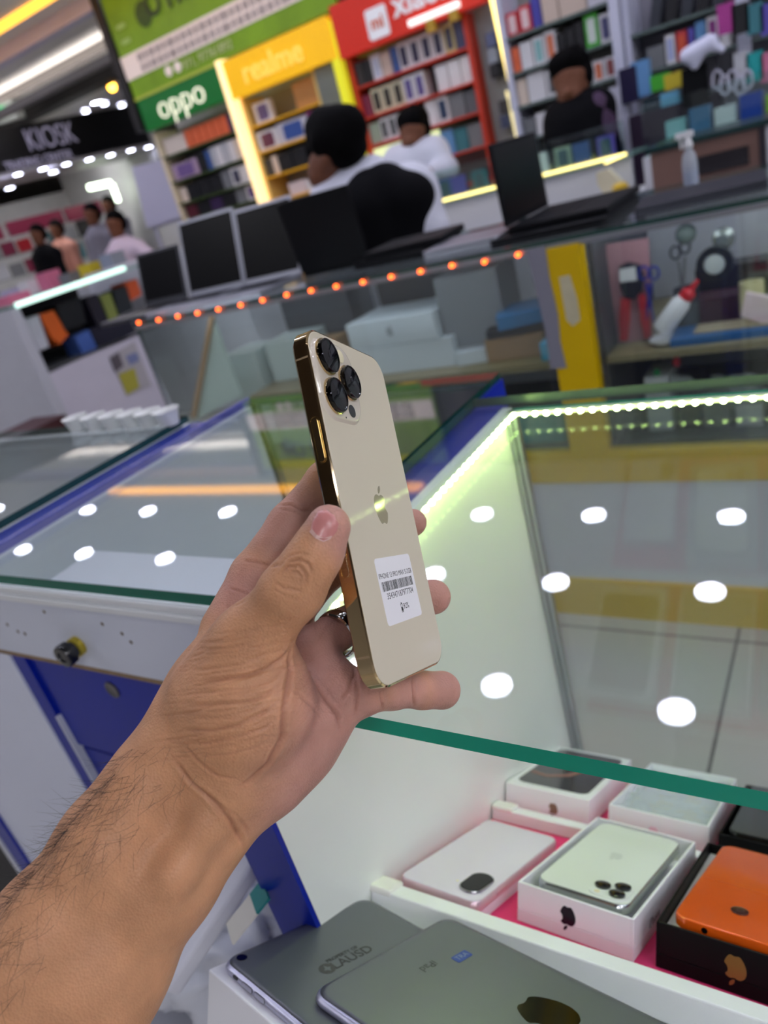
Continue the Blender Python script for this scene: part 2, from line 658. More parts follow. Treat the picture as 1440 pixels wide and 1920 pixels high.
# ------------------------------------------------------------------ the sloping display shelf inside
TT = Vector((0, 0.8625, -0.5061)).normalized()
TN = Vector((1, 0, 0)).cross(TT)
T0 = CAM + TN * (-0.312)
TRAY = frame(T0, Vector((1, 0, 0)), TT, TN)


def tp(x, y, h=0.0):
    """pixel -> shelf coordinates (x, t) at height h above the shelf board"""
    P = at_pl(x, y, T0 + TN * h, TN)
    q = TRAY.inverted() @ P
    return q.x, q.y


def tthing(name, label, cat, group=None, x=0, t=0, h=0.0, rot=0.0):
    return empty(name, TRAY @ Matrix.Translation((x, t, h)) @ Matrix.Rotation(rot, 4, 'Z'), label, cat, group)


MB(TRAY).box(-0.3345, CX1 - 0.001, 0.445, 0.965, -0.018, -0.002).build('shelf_board', white_lam, case, world=True)
pink = mat('pink_card', (232, 58, 120), 0.45, spec=0.3)
BZ = 0.006
MB(TRAY).box(-0.3335, CX1 - 0.001, 0.529, 0.964, -0.0018, 0.0052).build('raised_board', white_lam, case, world=True)
MB(TRAY).box(-0.333, 0.70, 0.530, 0.962, 0.0054, 0.0059).build('pink_shelf_liner', pink, label='bright pink card sheet lining the shelf under the phone boxes', cat='shelf liner')
tray_m = mat('tray_white', (238, 239, 242), 0.35)
rail = tthing('tray_divider', 'long white divider rail between the tablets and the phone boxes', 'divider', x=0.1, t=0.518)
MB().box(-0.434, 0.6, -0.009, 0.009, 0.0, 0.0225).build('rail_bar', tray_m, rail, bevel=0.0012)
MB().box(-0.436, -0.415, -0.010, 0.011, 0.019, 0.025).build('end_cap', mat('worn_white_trim', (236, 234, 230), 0.5), rail, bevel=0.002)
rb_ = tthing('tray_divider', 'short white divider rail between the front and back rows of phone boxes', 'divider', x=-0.1, t=0.748, h=BZ)
MB().box(-0.233, 0.7, -0.008, 0.008, 0.0, 0.013).build('rail_bar', tray_m, rb_, bevel=0.001)
MB().box(-0.2335, -0.21, -0.009, 0.010, 0.010, 0.016).build('end_cap', mat('worn_white_trim', (236, 234, 230), 0.5), rb_, bevel=0.002)

# ------------------------------------------------------------------ tablets
grey_al = mat('space_grey_aluminium', (114, 117, 124), 0.42, 0.6, spec=0.4)
grey_ed = mat('grey_aluminium_edge', (196, 196, 216), 0.3, 0.8)
mark_d = mat('dark_engraving', (48, 48, 50), 0.5)


def tablet(label, c, u, w, h_, z, marks):
    """c = front left corner (x,t); u = angle of the long side"""
    M = TRAY @ Matrix.Translation((c[0], c[1], z)) @ Matrix.Rotation(u, 4, 'Z')
    t = empty('tablet', M, label, 'tablet')
    L = []
    for ins, zz in ((0.0035, 0.0), (0.0010, 0.0008), (0.0, 0.0030), (0.0006, 0.0050), (0.0022, 0.0067), (0.0050, 0.0074), (0.0075, 0.0075)):
        L.append([(x + w / 2, y + h_ / 2, zz) for x, y in rrect(w - 2 * ins, h_ - 2 * ins, 0.011 - ins * 0.4, 8)])
    MB().loops(L[:5]).build('edge_band', grey_ed, t, smooth=True, auto=False)
    MB().loops(L[4:]).build('back_shell', grey_al, t, smooth=True, auto=False)
    marks(t, M)
    return t


BH = 0.012
lx, lt = tp(411, 1810, 0.003 + BH)
bx, bt = tp(693, 1676, 0.007 + BH)
rot1 = math.atan2(bt - lt, bx - lx) - math.pi / 2


x0, t0_ = tp(391, 1816, BH)
tb = tthing('flat_carton', 'flat white carton whose front edge shows, carrying the two dark grey tablets', 'carton', x=x0, t=t0_, h=0.0, rot=rot1)
MB().box(0, 0.66, 0.0, 0.137, -0.030, BH - 0.0006).build('carton_body', tray_m, tb, bevel=0.001)
MB().box(0, 0.66, 0.0002, 0.1368, -0.036, -0.0302).build('lower_edge', mat('chipboard', (146, 122, 92), 0.8, var=0.15, vscale=120), tb)


def marks1(t, M):
    MB(Matrix.Translation((0.009, 0.012, 0.0075))).lathe([(0.0037, 0), (0.0037, 0.0004), (0.003, 0.0005), (0.0001, 0.0003)], 24).build('camera_lens', black_gl0, t, smooth=True)
    Mf = frame((0, 0, 0), (1, 0, 0), (0, 0, 1), (0, -1, 0))
    MB(Mf).prism(rrect(0.0055, 0.0022, 0.001, 4, 0.020, 0.0036), -0.001, 0.0002).build('side_switch', mark_d, t)
    for xx in (0.034, 0.048):
        MB(Mf).prism(rrect(0.0110, 0.0030, 0.0014, 5, xx, 0.0036), -0.001, 0.0004).build('volume_button', grey_ed, t)
        MB(Mf).tube([(a, b, 0.0001) for a, b in rrect(0.0117, 0.0037, 0.0017, 5, xx, 0.0036)], 0.00016, 4, close=True).build('seam', mark_d, t)
    # engraving reads away from the viewer
    R = M @ Matrix.Translation((0.055, 0.066, 0.0076)) @ Matrix.Rotation(math.radians(90), 4, 'Z')
    text_mesh('engraved_text', 'LAUSD', 0.0115, R @ Matrix.Translation((0.003, -0.003, 0)), mark_d, t, ext=0.00003, bold=0.0001)
    text_mesh('engraved_text', 'PROPERTY OF', 0.0044, R @ Matrix.Translation((0.000, 0.0042, 0)), mark_d, t, ext=0.00003, bold=0.0001)
    MB(M.inverted() @ R).prism(circ(0.0058, 24, -0.0185, -0.002), 0, 0.00004).build('engraved_seal', mat('seal_engraving', (66, 66, 68), 0.5), t)
    MB(M.inverted() @ R).prism([(-0.0185 + x * 0.003, -0.002 + y * 0.004) for x, y in ((-1, -0.2), (-0.3, 0.3), (0, 1), (0.4, 0.2), (1, 0.1), (0.4, -0.5), (0.2, -1), (-0.3, -0.4))], 0.00003, 0.00007).build('seal_figure', grey_al, t)


black_gl0 = mat('dark_glass', (8, 8, 11), 0.05, coat=1.0)
tablet('dark grey tablet engraved with a round seal and dark capitals, lying under the other tablet', (lx, lt), rot1, 0.2032, 0.1347, BH, marks1)
lx2, lt2 = tp(578, 1871, 0.0105 + BH)
bx2, bt2 = tp(836, 1714, 0.015 + BH)
rot2 = math.atan2(bt2 - lt2, bx2 - lx2) - math.pi / 2


def marks2(t, M):
    def on(px, py):
        P = at_pl(px, py, T0 + TN * (0.0154 + BH), TN)
        return (M.inverted() @ P).xy
    a = on(803, 1811)
    R = M @ Matrix.Translation((a.x, a.y, 0.0076)) @ Matrix.Rotation(math.radians(-90), 4, 'Z')
    text_mesh('printed_text', 'iPad', 0.0085, R, mat('grey_print', (56, 57, 60), 0.5), t, ext=0.00003)
    a = on(866, 1793)
    R = Matrix.Translation((a.x, a.y, 0.0075)) @ Matrix.Rotation(math.radians(88), 4, 'Z')
    st = MB(R).prism(rrect(0.0145, 0.0075, 0.0012, 3), 0, 0.0002).build('blue_stamp', mat('blue_stamp_ink', (38, 66, 150), 0.5), t)
    text_mesh('stamp_text', 'TRA', 0.0060, M @ R @ Matrix.Translation((0, 0, 0.00025)), mat('stamp_pale', (130, 140, 170), 0.5), st, ext=0.00002)
    a = on(1035, 1905)
    apple('logo', 0.040, Matrix.Translation((a.x, a.y, 0.0075)) @ Matrix.Rotation(math.radians(-90), 4, 'Z'), mat('mirror_logo', (70, 66, 40), 0.08, 0.9), t, 0.00012)


tablet('dark grey tablet with a mirrored logo and small blue stamp, uppermost of the two', (lx2, lt2), rot2, 0.2300, 0.1347, 0.0078 + BH, marks2)


# ------------------------------------------------------------------ phone boxes on the shelf
def open_box(t, w, l, h, m, wall=0.0022, floor=0.010):
    MB().box(0, w, 0, l, 0, floor).box(0, wall, 0, l, floor, h).box(w - wall, w, 0, l, floor, h).box(wall, w - wall, 0, wall, floor, h).box(
        wall, w - wall, l - wall, l, floor, h).build('box_tray', m, t, bevel=0.0006)


def phone_on(parent, w, l, x, y, z, rot, m, me_, th=0.0078, r=0.010, nm='phone'):
    M = Matrix.Translation((x, y, z)) @ Matrix.Rotation(rot, 4, 'Z')
    L = []
    for ins, zz in ((0.001, 0), (0.0, 0.001), (0.0, th - 0.0012), (0.0008, th - 0.0002), (0.0016, th)):
        L.append([(a, b, zz) for a, b in rrect(w - 2 * ins, l - 2 * ins, r - ins, 8, w / 2, l / 2)])
    return M, L


def camera_cluster(parent, M, cx, cy, z, s=1.0, ring=None):
    plate = MB(M).prism(rrect(0.0300 * s, 0.0310 * s, 0.008 * s, 6, cx, cy), z, z + 0.0012, top=rrect(0.029 * s, 0.030 * s, 0.008 * s, 6, cx, cy)).build(
        'camera_plate', mat('frosted_white_glass', (222, 226, 222), 0.35), parent)
    for dx, dy in ((-0.0068, 0.0005), (0.0068, 0.0072), (0.0068, -0.0068)):
        c = (cx + dx * s, cy + dy * s)
        MB(M @ Matrix.Translation((c[0], c[1], z + 0.001))).lathe([(0.0062 * s, 0), (0.0062 * s, 0.0016), (0.0054 * s, 0.0019), (0.0001, 0.0016)], 24).build('camera_lens', black_gl0, plate, smooth=True)
    MB(M @ Matrix.Translation((cx - 0.0075 * s, cy - 0.0105 * s, z + 0.001))).lathe([(0.0022, 0), (0.0022, 0.0005), (0.0001, 0.0005)], 14).build('flash', mat('flash_lens', (236, 226, 190), 0.2), plate)


box_w = mat('white_box_card', (238, 237, 242), 0.38)
box_b = mat('black_box_card', (9, 9, 11), 0.5, spec=0.2)
R2 = math.radians
# white open box with a white triple-lens phone
bw = tthing('phone_box', 'white open box with dark logo holding a white triple-camera phone', 'phone box', x=-0.229, t=0.561, h=BZ, rot=R2(-3.5))
open_box(bw, 0.092, 0.174, 0.0305, box_w)
apple('logo', 0.016, frame((0.042, 0, 0.0160), (-1, 0, 0), (0, 0, -1), (0, -1, 0)), mat('grey_mirror_logo', (40, 42, 52), 0.15, 0.6), bw)
text_mesh('printed_text', 'iPhone', 0.010, bw.matrix_world @ frame((0.092, 0.05, 0.012), (0, -1, 0), (0, 0, -1), (1, 0, 0)) @ Matrix.Rotation(math.pi, 4, 'Z'), mat('grey_box_print', (150, 150, 156), 0.4), bw)
pw = tthing('smartphone', 'white phone with three black lenses lying in the white open box', 'smartphone', x=-0.229, t=0.561, h=BZ, rot=R2(-3.5))
M, L = phone_on(pw, 0.0735, 0.150, 0.010, 0.010, 0.0245, 0, None, None)
MB(M).loops(L[:4]).build('frame', mat('silver_phone_band', (190, 194, 196), 0.2, 0.9), pw, smooth=True)
MB(M).prism(rrect(0.0715, 0.148, 0.0095, 8, 0.0735 / 2, 0.075), 0.0074, 0.0080).build('back_glass', mat('frosted_white_glass', (222, 226, 222), 0.35), pw)
camera_cluster(pw, M, 0.0735 - 0.0185, 0.019, 0.0080)
apple('logo', 0.014, M @ Matrix.Translation((0.0367, 0.082, 0.0080)) @ Matrix.Rotation(math.pi, 4, 'Z'), mat('faint_white_mark', (206, 210, 207), 0.3), pw, 0.0001)

# black open box with orange phone
bb = tthing('phone_box', 'black open box with a gold logo under the orange phone', 'phone box', x=-0.123, t=0.560, h=BZ, rot=R2(-2))
open_box(bb, 0.094, 0.172, 0.032, box_b)
MB().box(0.003, 0.091, 0.003, 0.169, 0.010, 0.0235).build('inner_insert', mat('insert_card', (200, 200, 204), 0.5), bb)
apple('logo', 0.018, frame((0.052, 0, 0.0165), (-1, 0, 0), (0, 0, -1), (0, -1, 0)), mat('gold_foil_logo', (150, 118, 62), 0.3, 0.5), bb)
po = tthing('smartphone', 'bright orange phone with two dark round lenses resting in the black box', 'smartphone', x=-0.118, t=0.566, h=BZ, rot=R2(-4))
orange = mat('metallic_orange', (236, 96, 14), 0.25, 0.25, coat=0.4)
M, L = phone_on(po, 0.084, 0.158, 0.004, 0.002, 0.0275, 0, None, None, th=0.0088, r=0.011)
MB(M).loops(L).build('body_shell', orange, po, smooth=True)
for cx_, cy_, s_ in ((0.0375, 0.036, 1.0), (0.0665, 0.020, 1.0)):
    MB(M @ Matrix.Translation((cx_, cy_, 0.0088))).lathe([(0.0060 * s_, -0.0002), (0.0060 * s_, 0.0009), (0.0050 * s_, 0.0011), (0.0001, 0.0007)], 24).build(
        'camera_lens', mat('dark_orange_lens', (70, 28, 10), 0.12, coat=1) if cx_ < 0.05 else black_gl0, po, smooth=True)
MB(M).box(0.002, 0.082, 0.0775, 0.0778, 0.0088, 0.0089).build('seam', mat('orange_seam', (200, 78, 14), 0.3), po)
MB(M @ frame((0.022, 0.0002, 0.0046), (1, 0, 0), (0, 0, 1), (0, -1, 0))).prism(circ(0.0021, 16), -0.001, 0.0003).build('audio_port', black_gl0, po)

# lilac phone lying on the liner
ax_, at_ = tp(748, 1634, 0.010)
pl_ = tthing('smartphone', 'pale lilac phone with a single dark pill-shaped camera bar', 'smartphone', x=-0.330, t=0.533, h=BZ, rot=R2(-3.0))
lil = mat('pale_lilac_glass', (224, 214, 232), 0.22, coat=0.5)
M, L = phone_on(pl_, 0.0755, 0.160, 0.004, 0.004, 0.009, 0, None, None, th=0.0085, r=0.009)
MB(M).loops(L[:4]).build('frame', mat('pink_aluminium_band', (226, 196, 206), 0.3, 0.6), pl_, smooth=True)
MB(M).prism(rrect(0.0735, 0.158, 0.0085, 8, 0.0755 / 2, 0.080), 0.0080, 0.0087).build('back_glass', lil, pl_)
MB(M).prism(rrect(0.0185, 0.0350, 0.009, 10, 0.0590, 0.0290), 0.0087, 0.0108, top=rrect(0.0175, 0.0340, 0.0086, 10, 0.0590, 0.0290)).build('camera_bar', mat('camera_bar_glass', (16, 20, 18), 0.15, spec=0.3), pl_)
MB(M).tube([(a, b, 0.0098) for a, b in rrect(0.0192, 0.0357, 0.0093, 10, 0.0590, 0.0290)], 0.0007, 6, close=True).build('camera_bar_rim', mat('silver_rim', (190, 190, 190), 0.2, 1.0), pl_)
MB(M).prism(circ(0.0012, 12, 0.0435, 0.0240), 0.0087, 0.0089).build('flash', mat('flash_lens', (236, 226, 190), 0.2), pl_)
MB(frame((0.0795, 0, 0.009), (0, 1, 0), (0, 0, 1), (1, 0, 0))).prism(rrect(0.017, 0.0026, 0.0012, 4, 0.045, 0.0045), -0.001, 0.0004).build('power_button', mat('pink_aluminium_band', (226, 196, 206), 0.3, 0.6), pl_)
MB().box(0.005, 0.078, 0.007, 0.160, 0.0, 0.009).build('phone_pad', mat('white_film', (230, 226, 236), 0.4), pl_)

# back row
b2 = tthing('phone_box', 'closed white box printed with a dark bronze phone picture', 'phone box', x=-0.333, t=0.775, h=BZ, rot=R2(0.5))
MB().box(0, 0.094, 0, 0.172, 0, 0.030).build('box_lid', box_w, b2, bevel=0.0008)
MB().prism(rrect(0.080, 0.150, 0.010, 6, 0.047, 0.088), 0.0300, 0.0303).build('phone_picture', mat('printed_dark_screen', (44, 38, 44), 0.15, coat=0.5), b2)
MB().prism([(0.010, 0.05), (0.03, 0.045), (0.052, 0.06), (0.066, 0.10), (0.060, 0.10), (0.046, 0.066), (0.028, 0.052), (0.010, 0.058)], 0.0303, 0.0305).build('picture_swirl', mat('bronze_print', (150, 104, 92), 0.3), b2)
apple('logo', 0.013, frame((0.055, 0, 0.012), (-1, 0, 0), (0, 0, -1), (0, -1, 0)), mat('bronze_foil', (150, 130, 110), 0.3, 0.6), b2)
b3 = tthing('phone_box', 'white open box with clear plastic film inside, in the back row', 'phone box', x=-0.219, t=0.775, h=BZ, rot=R2(-0.5))
open_box(b3, 0.096, 0.174, 0.0305, box_w)
film = glass('clear_plastic_film', (245, 248, 250), 1.45, haze=0.25)
random.seed(11)
mbf = MB()
g = [[(0.004 + 0.0875 * i / 8, 0.004 + 0.166 * j / 12, 0.0225 + 0.004 * math.sin(i * 1.3 + j) * math.cos(j * 0.9) + random.uniform(-0.002, 0.002)) for i in range(9)] for j in range(13)]
vs = [p for r_ in g for p in r_]
mbf.add(vs, [(j * 9 + i, j * 9 + i + 1, (j + 1) * 9 + i + 1, (j + 1) * 9 + i) for j in range(12) for i in range(8)])
fo = mbf.build('plastic_film', film, b3, smooth=True, auto=False)
sm = fo.modifiers.new('thick', 'SOLIDIFY')
sm.thickness = 0.0003
apple('logo', 0.013, frame((0.045, 0, 0.012), (-1, 0, 0), (0, 0, -1), (0, -1, 0)), mat('pale_pink_foil', (236, 196, 214), 0.4), b3)
b4 = tthing('phone_box', 'black open box with a dark green phone, at the right end of the back row', 'phone box', x=-0.113, t=0.762, h=BZ, rot=R2(-1))
open_box(b4, 0.094, 0.172, 0.0305, box_b)
apple('logo', 0.013, frame((0.062, 0, 0.012), (-1, 0, 0), (0, 0, -1), (0, -1, 0)), mat('silver_foil_logo', (196, 196, 200), 0.25, 0.6), b4)
pg = tthing('smartphone', 'dark green phone lying in the black box of the back row', 'smartphone', x=-0.113, t=0.762, h=BZ, rot=R2(-1))
M, L = phone_on(pg, 0.080, 0.158, 0.007, 0.007, 0.0250, 0, None, None)
MB(M).loops(L[:4]).build('frame', mat('graphite_band', (60, 62, 62), 0.2, 0.9), pg, smooth=True)
MB(M).prism(rrect(0.078, 0.156, 0.0095, 8, 0.040, 0.079), 0.0074, 0.0080).build('back_glass', mat('dark_green_glass', (34, 42, 38), 0.12, coat=0.7), pg)

# ================================================================== second counter, to the left
c2 = empty('display_counter', (-0.6, 0.58, 0), 'left white and blue display counter with a black knob lock on its drawer rail', 'counter')
X20, X21, Y20, Y21 = -0.875, -0.385, 0.333, 0.835
pane('glass_top', -0.812, X21, Y20 - 0.004, Y21, ZG - 0.0105, ZG, c2, em=mat('deep_green_edge', (8, 104, 84), 0.25, spec=0.25))
vio = mat('violet_blue_trim', (88, 92, 170), 0.3)
MB().box(-0.814, -0.809, Y20, Y21, ZG - 0.02, ZG + 0.001).build('edge_trim', vio, c2, world=True)
ridge = mat('white_ridged_plastic', (240, 244, 246), 0.3)
mb = MB()
for i in range(4):
    mb.box(-0.876, X21, Y20 - 0.008 + (i % 2) * 0.0025, Y20 + 0.004, ZG - 0.016 - i * 0.0050, ZG - 0.0115 - i * 0.0050)
mb.build('ridged_rim', ridge, c2, world=True, bevel=0.001)
dr = MB().box(-0.876, X21, Y20, Y20 + 0.018, ZG - 0.108, ZG - 0.032).build('drawer_rail', mat('drawer_rail_laminate', (216, 222, 236), 0.4, var=0.02), c2, world=True)
MB().box(-0.876, X21, Y20 - 0.0005, Y20 + 0.018, ZG - 0.113, ZG - 0.108).build('raw_edge', mat('chipboard', (146, 122, 92), 0.8, var=0.15, vscale=120), c2, world=True)
MB().box(-0.807, X21, Y20 + 0.006, Y20 + 0.024, ZG - 0.246, ZG - 0.114).build('drawer_front', blue_lam, c2, world=True)
MB().box(-0.775, X21, Y20 + 0.008, Y20 + 0.026, 0.10, ZG - 0.252).build('cupboard_door', blue_lam, c2, world=True)
MB().box(-0.807, -0.782, Y20 + 0.002, Y20 + 0.02, 0.0, ZG - 0.114).build('blue_post', blue_lam, c2, world=True)
MB().box(-0.7815, -0.778, Y20 + 0.000, Y20 + 0.012, 0.0, ZG - 0.20).build('white_edge_strip', mat('white_edge', (210, 214, 226), 0.35), c2, world=True)
MB().box(-0.385, -0.382, Y20, Y21, 0.0, ZG - 0.009).build('right_panel', blue_lam, c2, world=True)
MB().box(-0.812, -0.80, Y20 + 0.02, Y21 - 0.001, 0.30, ZG - 0.010).build('left_panel', mat('pale_grey_board', (226, 232, 232), 0.4), c2, world=True)
MB().box(-0.80, -0.386, Y20 + 0.03, Y21 - 0.01, 0.50, 0.515).build('inner_shelf', mat('pale_grey_board', (226, 232, 232), 0.4), c2, world=True)
MB().box(-0.70, -0.386, Y20 + 0.02, Y20 + 0.085, ZG - 0.032, ZG - 0.024).build('white_ledge', mat('lilac_white_board', (228, 226, 238), 0.35), c2, world=True)
pane('rear_glass', -0.79, -0.386, Y21 - 0.008, Y21 - 0.002, 0.50, ZG - 0.010, c2, em=edge_d, thin='y')
MB().box(-0.812, -0.800, Y21 - 0.012, Y21, 0.0, ZG - 0.010).build('corner_profile', alu, c2, world=True)
# knob lock and cam lock
kp_ = at_y(148, 1209, Y20)
kM = frame(kp_, (1, 0, 0), (0, 0, 1), (0, -1, 0))
kn = MB(kM).lathe([(0.0085, 0.0), (0.0085, 0.010), (0.012, 0.011), (0.0125, 0.019), (0.0115, 0.021), (0.006, 0.0215), (0.0055, 0.020), (0.0001, 0.020)], 28).build('knob_lock', mat('black_plastic_knob', (22, 24, 28), 0.25, coat=0.5), c2, world=True, smooth=True)
MB(kM).lathe([(0.0105, 0.0), (0.0105, 0.006), (0.009, 0.007)], 28).build('brass_collar', mat('brass_yellow', (196, 176, 60), 0.3, 0.6), kn, world=True, smooth=True)
kp2 = at_y(211, 1293, Y20 + 0.006)
MB(frame(kp2, (1, 0, 0), (0, 0, 1), (0, -1, 0))).lathe([(0.010, 0), (0.010, 0.001), (0.0085, 0.0016), (0.007, 0.0008), (0.0001, 0.0008)], 28).build('cam_lock', mat('dull_steel', (120, 118, 118), 0.3, 1.0), c2, world=True, smooth=True)
mb = MB()
for px_, py_ in ((83, 1147), (14, 1171), (34, 1184), (47, 1188), (192, 1170), (229, 1188), (246, 1204)):
    p = at_y(px_, py_, Y20)
    mb.add([p + Vector((x * 0.0022, -0.0002, y * 0.0022)) for x, y in circ(1, 8)], [tuple(range(8))])
mb.build('screw_hole', mat('rust_mark', (92, 70, 44), 0.8), dr, world=True)

# white cupboard left of it, continuing under the rim
wd = empty('cupboard', (-0.97, 0.34, 0), 'smooth pale grey cupboard front between two blue posts left of the arm', 'cupboard')
MB().box(-1.118, -0.809, Y20 + 0.0, Y20 + 0.02, 0.0, ZG - 0.114).build('door', mat('pale_cupboard_door', (228, 234, 252), 0.35, var=0.02, vscale=2), wd, world=True)
MB().box(-1.160, -1.119, Y20 - 0.004, Y20 + 0.02, 0.0, ZG - 0.114).build('blue_post', blue_lam, wd, world=True)
MB().box(-1.178, -1.161, Y20 - 0.006, Y20 + 0.016, 0.0, ZG - 0.114).build('grey_edge', mat('white_edge', (210, 214, 226), 0.35), wd, world=True)
MB().box(-1.60, -1.18, Y20 + 0.005, Y20 + 0.015, 0.0, ZG - 0.2).build('near_black_board', mat('near_black_board', (24, 24, 28), 0.6), wd, world=True)  # flat near-black board beyond the grey edge

# third counter
c3 = empty('display_counter', (-1.3, 0.5, 0), 'blue-edged glass counter at the left border, partly out of frame', 'counter')
pane('glass_top', -1.75, -0.878, 0.36, 0.765, ZG - 0.006, ZG + 0.004, c3, em=edge_d)
MB().box(-0.877, -0.846, 0.36, 0.765, ZG - 0.020, ZG - 0.008).build('blue_edge', mat('blue_edge_trim', (36, 52, 150), 0.25), c3, world=True)
MB().box(-0.844, -0.816, 0.36, 0.80, ZG - 0.022, ZG - 0.013).build('filler_board', mat('pale_blue_white', (180, 190, 214), 0.35), c3, world=True)
MB().box(-1.75, -0.882, 0.37, 0.76, 0.62, 0.63).build('inner_shelf', mat('pale_grey_board', (226, 232, 232), 0.4), c3, world=True)
MB().box(-0.881, -0.878, 0.37, 0.76, 0.0, ZG - 0.01).build('side_panel', mat('pale_grey_board', (226, 232, 232), 0.4), c3, world=True)
MB().box(-1.75, -0.88, 0.785, 0.80, 0.5, ZG - 0.02).build('back_panel', mat('pale_grey_board', (226, 232, 232), 0.4), c3, world=True)
random.seed(5)
cols = [(232, 140, 90), (60, 90, 190), (170, 190, 220), (220, 120, 90), (90, 120, 200), (210, 214, 220)]
nms = ['orange', 'blue', 'pale blue', 'salmon', 'mid blue', 'grey white']
for i in range(6):
    x = -1.00 - i * 0.105
    MB().box(x - 0.04, x + 0.035, 0.50 + 0.03 * (i % 2), 0.62, 0.63, 0.70 + 0.03 * (i % 3)).build('small_package', mat('pack_' + nms[i].replace(' ', '_'), cols[i], 0.4), bevel=0.004,
        label='%s small package inside the left glass counter' % nms[i], cat='package')
mbw = mat('white_plastic_cup', (232, 234, 232), 0.3)
for i in range(6):
    p = at_z(150 + i * 34, 806 - i * 2, ZG + 0.002)
    lab = ['leftmost', 'second', 'third', 'fourth', 'fifth', 'rightmost'][i]
    MB(Matrix.Translation(p)).lathe([(0.014, 0), (0.020, 0.022), (0.022, 0.024), (0.019, 0.022), (0.013, 0.003), (0.0001, 0.003)], 20).build('white_cup', mbw, smooth=True,
        label='%s small white cup in the row on the far left counter edge' % lab, cat='cup', group='white cups on the left counter')

# plastic bag with a white carton, below the arm
bag = mat('crumpled_white_plastic', (214, 218, 228), 0.25, bump=0.6, bscale=40)
from mathutils import noise as mnoise
c_ = at_y(440, 1735, 0.27)
Lp = []
for j in range(1, 48):
    th = math.pi * j / 48
    R_ = []
    for i in range(72):
        ph = 2 * math.pi * i / 72
        d = Vector((math.sin(th) * math.cos(ph), math.sin(th) * math.sin(ph), -math.cos(th)))
        rr = 1 + 0.35 * abs(mnoise.noise(d * 2.1)) + 0.22 * abs(mnoise.noise(d * 5.0 + Vector((3, 1, 2)))) + 0.10 * abs(mnoise.noise(d * 11.0)) - 0.2
        R_.append((c_.x + d.x * 0.150 * rr, c_.y + d.y * 0.085 * rr, c_.z + d.z * 0.085 * rr))
    Lp.append(R_)
MB().loops(Lp).build('plastic_bag', bag, smooth=True, auto=False, label='crumpled white plastic bag in the gap beyond the forearm', cat='bag')
q = at_y(412, 1668, 0.235)
Mq = Matrix.Translation(q) @ Matrix.Rotation(math.radians(70), 4, 'Z') @ Matrix.Rotation(math.radians(-25), 4, 'Y')
ctn = MB(Mq).box(-0.075, 0.075, -0.022, 0.022, -0.008, 0.008).build('white_carton', mat('matte_white_carton', (222, 224, 234), 0.5), bevel=0.003, label='flat white carton lying on the crumpled plastic bag', cat='carton')
q = at_y(462, 1716, 0.215)
Mq = Matrix.Translation(q) @ Matrix.Rotation(math.radians(55), 4, 'Z') @ Matrix.Rotation(math.radians(-30), 4, 'Y')
lf = empty('leaflet', Mq, 'small leaflet with a teal corner on the plastic bag', 'leaflet')
MB().box(-0.018, 0.01, -0.010, 0.010, 0, 0.002).build('paper', mat('cream_paper', (226, 224, 214), 0.6), lf)
MB().box(0.01, 0.024, -0.010, 0.010, 0, 0.0022).build('teal_corner', mat('teal_print', (16, 130, 130), 0.5), lf)
MB().box(c_.x - 0.15, c_.x + 0.16, c_.y - 0.15, 0.325, 0.0, c_.z - 0.062).build('low_stool', mat('pale_low_shelf', (150, 152, 160), 0.4), label='low grey stool carrying the plastic bag', cat='stool')

# ================================================================== counter across the aisle
YB = 1.70
yel = mat('yellow_laminate', (216, 180, 4), 0.4, spec=0.25, var=0.04, vscale=6)
op = empty('display_counter', (-0.7, 1.95, 0), 'glass counter across the aisle with yellow frame and laptops on top', 'counter')
BX0, BX1, BY1, BT = -2.035, 1.6, 2.28, Z - 0.225
pane('glass_top', BX0, BX1, YB, BY1, BT - 0.010, BT, op, em=mat('murky_green_edge', (40, 70, 62), 0.2))
pane('glass_front', BX0, -0.63, YB + 0.002, YB + 0.008, Z - 0.745, BT - 0.014, op, em=edge_d, thin='y')
pane('glass_front', -0.525, BX1, YB + 0.002, YB + 0.008, Z - 0.745, BT - 0.014, op, em=edge_d, thin='y')
pane('glass_end', BX0, BX0 + 0.006, YB + 0.01, BY1, Z - 0.745, BT - 0.012, op, em=edge_d, thin='x')
steel = mat('grey_metal_strip', (150, 152, 156), 0.35, 0.6)
MB().box(BX0, BX1, YB - 0.004, YB + 0.012, BT - 0.022, BT - 0.011).build('top_rail', steel, op, world=True)
MB().box(-0.628, -0.533, YB - 0.012, YB + 0.03, Z - 0.745, BT - 0.018).build('yellow_pillar', yel, op, world=True)
# peeling grey tape on the pillar
mb = MB()
P = [at_y(x, y, YB - 0.014) for x, y in ((986, 470), (1022, 462), (1030, 520), (1046, 590), (1050, 640), (1062, 690), (1032, 692), (1022, 620), (1008, 560))]
mb.loops([P, [p + Vector((0, 0.003, 0)) for p in P]])
mb.build('grey_tape', mat('grey_duct_tape', (132, 132, 146), 0.45, bump=0.4), op, world=True)
P = [at_y(x, y, YB - 0.0125) for x, y in ((1048, 520), (1068, 515), (1082, 560), (1088, 600), (1074, 612), (1062, 600))]
MB().loops([P, [p + Vector((0, 0.001, 0)) for p in P]]).build('worn_patch', mat('worn_white_paint', (196, 190, 160), 0.6, var=0.1, vscale=30), op, world=True)
MB().box(BX0, BX1, YB - 0.01, YB + 0.02, Z - 0.832, Z - 0.745).build('yellow_band', yel, op, world=True)
MB().box(BX0, BX1, YB - 0.004, YB + 0.02, Z - 1.130, Z - 0.832).build('lower_panel', mat('lower_panel_laminate', (206, 208, 214), 0.4, var=0.02), op, world=True)
MB().box(BX0, BX1, YB - 0.012, YB + 0.02, 0.0, Z - 1.130).build('yellow_kickboard', yel, op, world=True)
